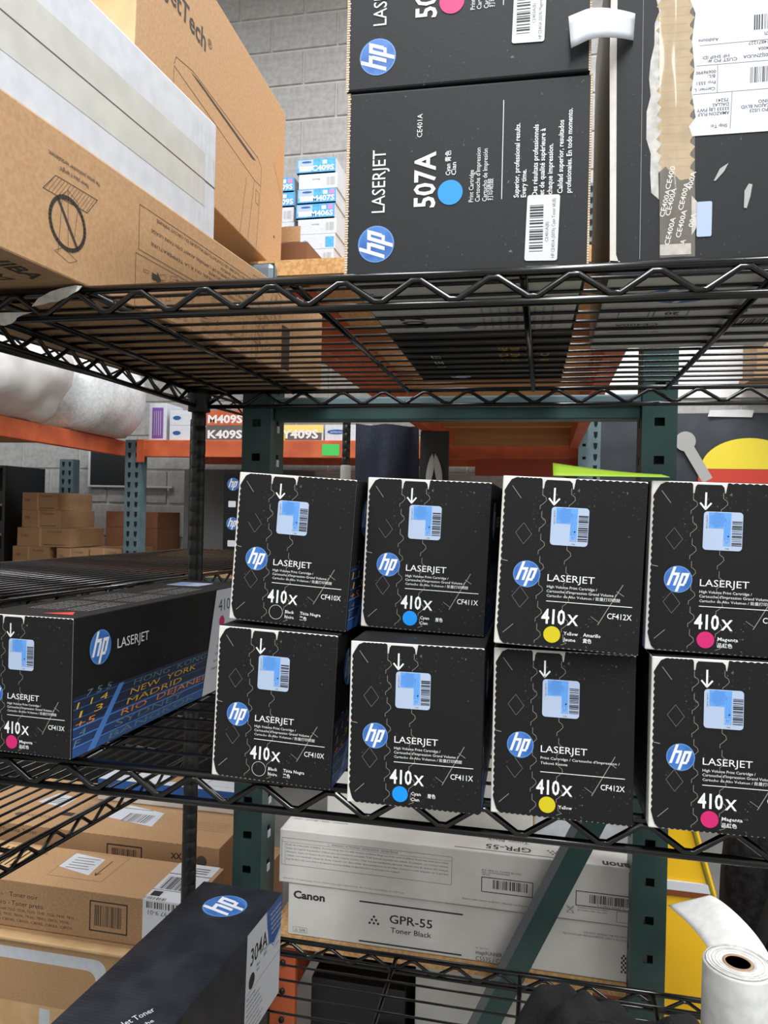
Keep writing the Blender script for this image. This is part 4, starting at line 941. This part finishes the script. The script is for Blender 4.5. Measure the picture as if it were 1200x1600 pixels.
# goods on the lowest rack deck
o = kraftbox('black_crate', (.19, .4, .30), (-.435, 1.45, .2685), 0, (dark_m,)*6, 'black crate under the rack deck at the left'); 
m = MB(); m.slab([(0, 0), (.10, 0), (.16, .2), (.07, .2)], .004, kraft, Matrix(((1,0,0,.06),(0,0,-1,-.01),(0,1,0,.03),(0,0,0,1)))); m.build('flap', o)
o = kraftbox('white_carton', (.30, .3, .365), (-.228, 1.47, .2685), 0, (canon_white,)*6, 'white carton under the rack deck beside the black crate')
m = MB(); m.box((.296, .05, .05), (.30, .2, .2), kraft); m.build('side_label', o)

# ================================================================== BROWN TONER CARTONS, LOWER LEFT
ZB = .1605
cC = kraftbox('brown_carton', (.93, .65, .2405), (-1.735, 1.69, ZB), 0, (kraft,)*6, 'brown carton printed with a thick white rounded outline, bottom of the left stack')
a = Art((0, 0, 0), (1, 0, 0), (0, 0, 1))
a.rrect(.05, .02, .700, .212, .030, white_card); a.lay(); a.rrect(.05+.03, .0, .672, .182, .026, kraft); a.lay(); a.rect(.05, .0, .68, .075, kraft_pale); a.lay(); a.rect(.515, .0, .545, .068, white_card)
for k in range(4): a.text('indicaciones', .718, .190-.012*k, .004, inkb, width=.05)
a.done('printed_artwork', cC)
m = MB(); m.box((0, -.012, .232), (.93, .02, .2412), kraft_pale); m.build('lid_edge', cC, bevel=.003)
cA = kraftbox('brown_carton', (.885, .20, .119), (-1.715, 1.722, .4025), 0, (kraft_dark, kraft_dark, kraft_dark, kraft_dark, kraft, kraft_dark), 'brown carton reading Toner noir with a white label wrapped over its right end')
# print measured from x = -1.366
a = Art((.349, 0, 0), (1, 0, 0), (0, 0, 1))
a.text('Toner noir', .028, .078, .012, inkb, width=.084); a.text('- ', .004, .078, .012, inkb); a.text('ro - Toner preto', .0021, .0560, .012, inkb, width=.126)
for k, (t, w_) in enumerate((('WorkCentre® 7525, 7530, 7535, 7545, 7556, 7830, 7835,', .27), ('7845, 7855, 7970, 7830i, 7835i, 7845i, 7855i, 7970i,', .255), ('AltaLink® C8030, C8035, C8045, C8055, C8070', .262))): a.text(t, -.05, .0415-.0135*k, .0065, inkb, width=w_)
a.frame(.262, .0225, .3649, .0965, .0035, inkb); a.bars(.275, .035, .352, .088, 26, inkb, 5); 
for k in range(40): a.rect(.22*0-.34+.022*k, .1165, -.34+.022*k+.013, .1185, kraft)
a.done('printed_artwork', cA)
a = Art((.349, 0, .119), (1, 0, 0), (0, 1, 0)); a.poly([(.1001,.100),(.0940+.006,.180),(.1997,.165),(.2070,.074)], label_white); a.lay()
for k in range(5): a.rect(.12, .100+.014*k, .19-.01*(k % 2), .103+.014*k, ink_soft)
a.frame(.10, .05, .26, .19, .0012, ink_soft); a.line([(.225,.08),(.225,.16)], .003, inkb); a.line([(.218,.09),(.225,.078),(.232,.09)], .003, inkb); a.text('TONER', -.02, .15, .01, ink_soft); a.poly([(-.12,.05),(-.02,.06),(.0,.19),(-.12,.18)], kraft_pale)
for k in range(7): a.rect(-.11+.016*k, .07, -.105+.016*k, .17, kraft_dark)
a.done('top_artwork', cA)
m = MB(); m.box((.757, -.0015, .006), (.875, 0, .1205), label_white); m.box((.757, 0, .1195), (.875, .198, .1208), label_white); o = m.build('shipping_label', cA)
a = Art((.757, 0, .1208), (1, 0, 0), (0, 1, 0), eps=.0004); a.bars(.012, .055, .09, .12, 26, ink, 3); a.rect(.008, .018, .034, .042, ink); a.rect(.0, .135, .118, .138, ink); a.rect(.0, .048, .118, .050, ink)
for k in range(3): a.rect(.03, .150+.012*k, .10, .154+.012*k, ink_soft)
a.bars(.0, .0, .06, .012, 16, ink_soft, 4); a.done('label_print', o)
a = Art((.757, -.0015, 0), (1, 0, 0), (0, 0, 1), eps=.0004); a.text('797 9-01', .075, .095, .011, ink_soft, width=.06, ang=180); a.bars(.01, .100, .10, .116, 20, ink_soft, 6); a.done('label_print', o)
cB = kraftbox('brown_carton', (.87, .36, .142), (-1.742, 1.982, .4025), 0, (kraft,)*6, 'brown carton reading Magenta Toner behind the Toner noir carton')
a = Art((.162, 0, 0), (1, 0, 0), (0, 0, 1)); a.text('Magenta Toner', .004, .118, .012, inkb, width=.125); a.frame(.36, .04, .4690, .117, .004, inkb); a.bars(.375, .05, .455, .108, 26, inkb, 5)
a.text('XXX', .56, .098, .016, inkb, width=.05, bold=.03); a.disc(.655, .1, .016, ink_soft, 20)
for k in range(38): a.rect(-.15+.022*k, .1395, -.15+.022*k+.013, .1415, kraft_dark)
a.done('printed_artwork', cB)
a = Art((.162, 0, .142), (1, 0, 0), (0, 1, 0)); a.poly([(.0088,.165),(.0292,.245),(.1099,.225),(.1089,.145)], label_white); a.poly([(.2841,.115),(.3056,.215),(.4409,.185),(.4527,.085)], label_white); a.lay()
a.bars(.34, .10, .43, .16, 22, ink_soft, 6); a.rect(.30, .19, .40, .194, ink_soft)
for k in range(4): a.rect(.03, .17+.012*k, .10, .174+.012*k, ink_soft)
for k in range(5): a.rect(.17, .13+.014*k, .26, .134+.014*k, kraft_dark)
a.text('XEROX', .04, .06, .014, ink_soft, width=.09); a.disc(.015, .068, .012, ink_soft, 14); a.rect(.13, .09, .18, .115, inkb)
for k in range(5): a.rect(.56, .10+.014*k, .68, .103+.014*k, kraft_dark)
a.done('top_artwork', cB)
cBl = kraftbox('white_carton', (.56, .13, .070), (-1.40, 2.212, .5455), 0, (canon_white, white_card, white_card, white_card, white_card, white_card), 'white carton with a broad blue stripe on top of the brown cartons')
a = Art((0, 0, 0), (1, 0, 0), (0, 0, 1)); a.rect(.0, .034, .56, .069, M('royal_blue_print', (30, 92, 168), .4)); a.done('printed_artwork', cBl)
a = Art((0, 0, .07), (1, 0, 0), (0, 1, 0)); a.rect(.22, .03, .32, .09, kraft_dark); a.frame(.36, .03, .5, .10, .003, grey_m); a.done('top_artwork', cBl)
dc = empty('dark_filler', (-2.75, 2.75, 0)); tag(dc, 'black block painting the darkness behind the brown cartons', 'filler')  # black block added where there is only darkness
m = MB(); m.box((0, 0, 0), (1.35, .5, 1.00), card_hole); m.build('case', dc, bevel=.01)
m = MB(); m.box((-.01, -.01, 1.0), (1.36, .51, 1.03), dark_m); m.build('filler_top', dc)

# ================================================================== 304A CARTON ON THE BOTTOM SHELF
ZS3 = .7625
w4, h4, l4 = .131, .150, .50
o = body_box('toner_box', w4, l4, h4, (navy_card,)*6); b4 = o
o.location = (-.517, 1.105-l4, ZS3+.0); o.rotation_euler = (R(-2.6), R(-1.0)*0, R(-1.07))
far = Vector((-.5121, 1.100, ZS3)); rm = Euler((R(-2.6), 0, R(-1.07))).to_matrix(); o.location = far - rm @ Vector((0, l4, 0)) + Vector((0, 0, .0004))
tag(o, 'navy-black ribbed toner box with white side label, lower left on the bottom shelf', 'box')
a = Art((0, 0, h4), (1, 0, 0), (0, 1, 0)); a.logo(.0665, l4-.066, .0325, ang=90)
a.text('LaserJet Toner', .070, .130, .009, ink_white, ang=62, width=.06); a.text('Cartouche', .088, .130, .006, ink_white, ang=62, width=.04)
for k in range(34):
    y = .06+k*.0128; a.line([(.004, y), (.012+.004*(k % 3), y+.0012)], .0007, ink_soft); a.line([(.123, y), (.128, y+.001)], .0005, ink_soft)
a.done('top_artwork', o)
rb = MB()
for k in range(90): rb.box((.001, .004+.0055*k, h4-.0004), (w4-.001, .0062+.0055*k, h4+.00012), navy_card)
p = rb.build('corrugation_ribs', o); p['kind'] = 'stuff'
a = Art((w4, l4, 0), (0, 1, 0), (0, 0, 1))
a.rect(-.1330, .0010, -.001, h4-.0012, label_white); a.lay()
a.poly([(-.062,h4-.0012)] + [(-.062+.001*k, h4-.0012-.052*math.sin(math.pi/2*min(1, k/14))) for k in range(2, 15)] + [(-.030,h4-.060),(-.012,h4-.053),(-.001,h4-.048),(-.001,h4-.0012)], deep_blue); a.lay()
a.line([(-.0635,h4-.002),(-.060,h4-.022),(-.050,h4-.048),(-.032,h4-.063),(-.012,h4-.057),(-.001,h4-.051)], .0016, navy4)
for k in range(5): a.text('imprime impression', -.048+.002*k, h4-.014-.0075*k, .0036, ink_white, width=.044)
a.text('304A', -.119, .100, .0225, ink, width=.062, bold=.015); a.disc(-.112, .078, .0105, ink); 
for t, u, v in (('Black', -.095, .088), ('Noir', -.095, .081), ('Tinta Negra', -.070, .096), ('黑色', -.070, .089)): a.text(t, u, v, .0042, ink_soft, bold=.005)
a.rect(-.128, .0655, -.004, .0662, ink_soft); a.text('CC530A', -.028, .080, .0040, ink_soft)
for k, t in enumerate(('Print Cartridge', 'Cartouche d\'impression', 'Cartucho de impresión', 'Superior performance and', 'outstanding results for every', 'business printing need', 'Des performances supérieures', 'pour toutes les impressions')): a.text(t, -.128, .057-.0072*k, .0035, ink_soft, bold=.004)
a.done('side_label', o)

# ================================================================== LABEL ROLL, GLOVE-LIKE BLACK CLOTH, YELLOW PANEL, BAG
ro = empty('label_roll', (.281, 1.150, ZS3)); tag(ro, 'roll of white labels standing on the bottom shelf with its loose end trailing', 'roll')
m = MB(); m.lathe([(.0205, 0), (.046, 0), (.0467, .02), (.0465, .109), (.0455, .1115), (.038, .1135), (.033, .1125), (.028, .1140), (.0205, .1128), (.0202, .0)], M('label_paper', (232, 232, 231), .6, kind='n', scale=50, rgb2=(214, 214, 212)), (0, 0), 40)
for r_ in (.0245, .029, .0335, .038, .0425): m.lathe([(r_, .1125), (r_+.0006, .1146), (r_+.0012, .1125)], paper_torn, (0, 0), 40)
m.build('paper_winding', ro)
m = MB(); m.lathe([(.0200, 0), (.0200, .1135), (.0165, .1135), (.0165, .0)], M('core_card', (168, 138, 108), .8), (0, 0), 28); m.build('core', ro)
m = MB()
A_ = [Vector(v) for v in ((.327, 1.160, .835), (.322, 1.205, .862), (.285, 1.245, .885), (.262, 1.27, .905), (.255, 1.295, .915))]
def bez(P, t):
    n = len(P)-1; return sum((P[k]*(math.comb(n, k)*t**k*(1-t)**(n-k)) for k in range(n+1)), Vector())
Lf = [Vector(v) for v in ((.252, 1.188, .866), (.246, 1.215, .867), (.240, 1.26, .8655), (.226, 1.285, .863), (.2128, 1.315, .864))]
Rt = [Vector(v) for v in ((.334, 1.180, .866), (.330, 1.215, .884), (.306, 1.26, .891), (.290, 1.29, .896), (.2766, 1.315, .889))]
m.grid(lambda s_, t_: (bez(Lf, t_)*(1-s_)+bez(Rt, t_)*s_ + Vector((0, 0, .008*math.sin(math.pi*s_)*(1-t_)))) - Vector((.281, 1.150, ZS3)), 8, 20, M('label_paper', (232, 232, 231), .6))
p = m.build('loose_strip', ro); p.modifiers.new('t', 'SOLIDIFY').thickness = .0005
# black cloth
m = MB()
def clo(s_, t_):
    x = -.035+.285*s_; y = .885+.20*t_
    f = lambda q, k: 1-math.exp(-k*q)
    e = f(s_, 16)*f(1-s_, 16)*f(t_, 9)*f(1-t_, 9)
    hgt = .108+.010*math.sin(s_*22+3*math.sin(t_*6))+.016*math.sin(s_*6+.5)+.010*math.sin(s_*13+t_*5)+.007*math.sin(t_*11+s_*9)+.004*math.sin(s_*34+t_*14)+.003*abs(math.sin(s_*27-t_*19))
    return (x+.006*math.sin(t_*9), y+.006*math.sin(s_*15)*(1-t_), ZS3+.0005+e*hgt)
m.grid(clo, 80, 50, black_cloth); m.grid(lambda s_, t_: (-.035+.285*s_, .885+.20*(1-t_), ZS3+.0003), 10, 6, black_cloth)
cl_ = tag(m.build('cloth_bundle'), 'crumpled black fabric bundle on the bottom shelf at the lower right', 'cloth')
m = MB(); m.tube([(-.02, .95, .845), (.04, .96, .872), (.10, .945, .885), (.16, .955, .878), (.22, .95, .855)], [.007]*5, black_cloth, 8); m.build('strap', cl_)
# yellow panel
m = MB(); fr = Matrix(((1,0,0,0),(0,0,-1,1.66),(0,1,0,0),(0,0,0,1)))
m.slab([(.226,.0),(.44,.0),(.385,.56),(.358,.74),(.315,.885),(.300,.920),(.275,.930),(.226,.935)], .02, yellow_pl, fr)
yo = tag(m.build('yellow_panel', bevel=.004), 'bright yellow plastic panel standing behind the right green upright', 'panel')
m = MB(); m.tube([(.430,1.637,.1),(.377,1.637,.56),(.350,1.637,.735),(.306,1.637,.882),(.293,1.637,.910)], .004, M('olive_band', (132, 118, 20), .5), 8); m.build('edge_band', yo)
m = MB(); m.box((.228, 1.634, .742), (.345, 1.6395, .760), label_white); m.build('cross_band', yo)['label'] = 'white band'; m = MB(); m.box((.228, 1.634, .730), (.345, 1.6395, .741), M('maroon_band', (120, 60, 20), .5)); m.build('cross_band', yo)
# black bag
m = MB()
def bagf(s_, t_):
    a_ = 2*math.pi*s_; rr = math.sin(math.pi*min(max(t_, .0), 1))**.35 if 0 < t_ < 1 else 0.001
    r_ = rr*(1+.05*math.sin(3*a_+t_*5)+.03*math.sin(7*a_+2*t_))
    return (.68+.24*r_*math.cos(a_), 2.02+.17*r_*math.sin(a_), .01+1.02*t_)
m.grid(bagf, 36, 24, M('black_nylon', (14, 15, 17), .6, spec=.2, kind='n', scale=70, rgb2=(38, 39, 43), bump=.3))
bg = tag(m.build('duffel_bag'), 'large black nylon bag standing at the right edge behind the label roll', 'bag')
m = MB(); m.tube([(.50, 1.82, .62), (.60, 1.80, .60), (.72, 1.80, .59)], .008, steel_and_lit_grey, 10); m.build('handle_bar', bg)
for p_, q_ in (((.47, 1.84, .83), (.47, 1.835, .88)), ((.50, 1.835, .80), (.53, 1.82, .80))):
    m = MB(); m.tube([p_, q_], .007, steel_and_lit_grey, 8); m.build('buckle', bg)
m = MB(); m.tube([(.46,1.86,.40),(.50,1.81,.62),(.56,1.81,.82),(.62,1.84,.97)], .014, black_cloth, 8); m.build('strap', bg); m = MB(); m.tube([(.60,1.79,.35),(.585,1.785,.6),(.66,1.79,.74),(.80,1.83,.80)], .010, black_cloth, 8); m.build('strap', bg)
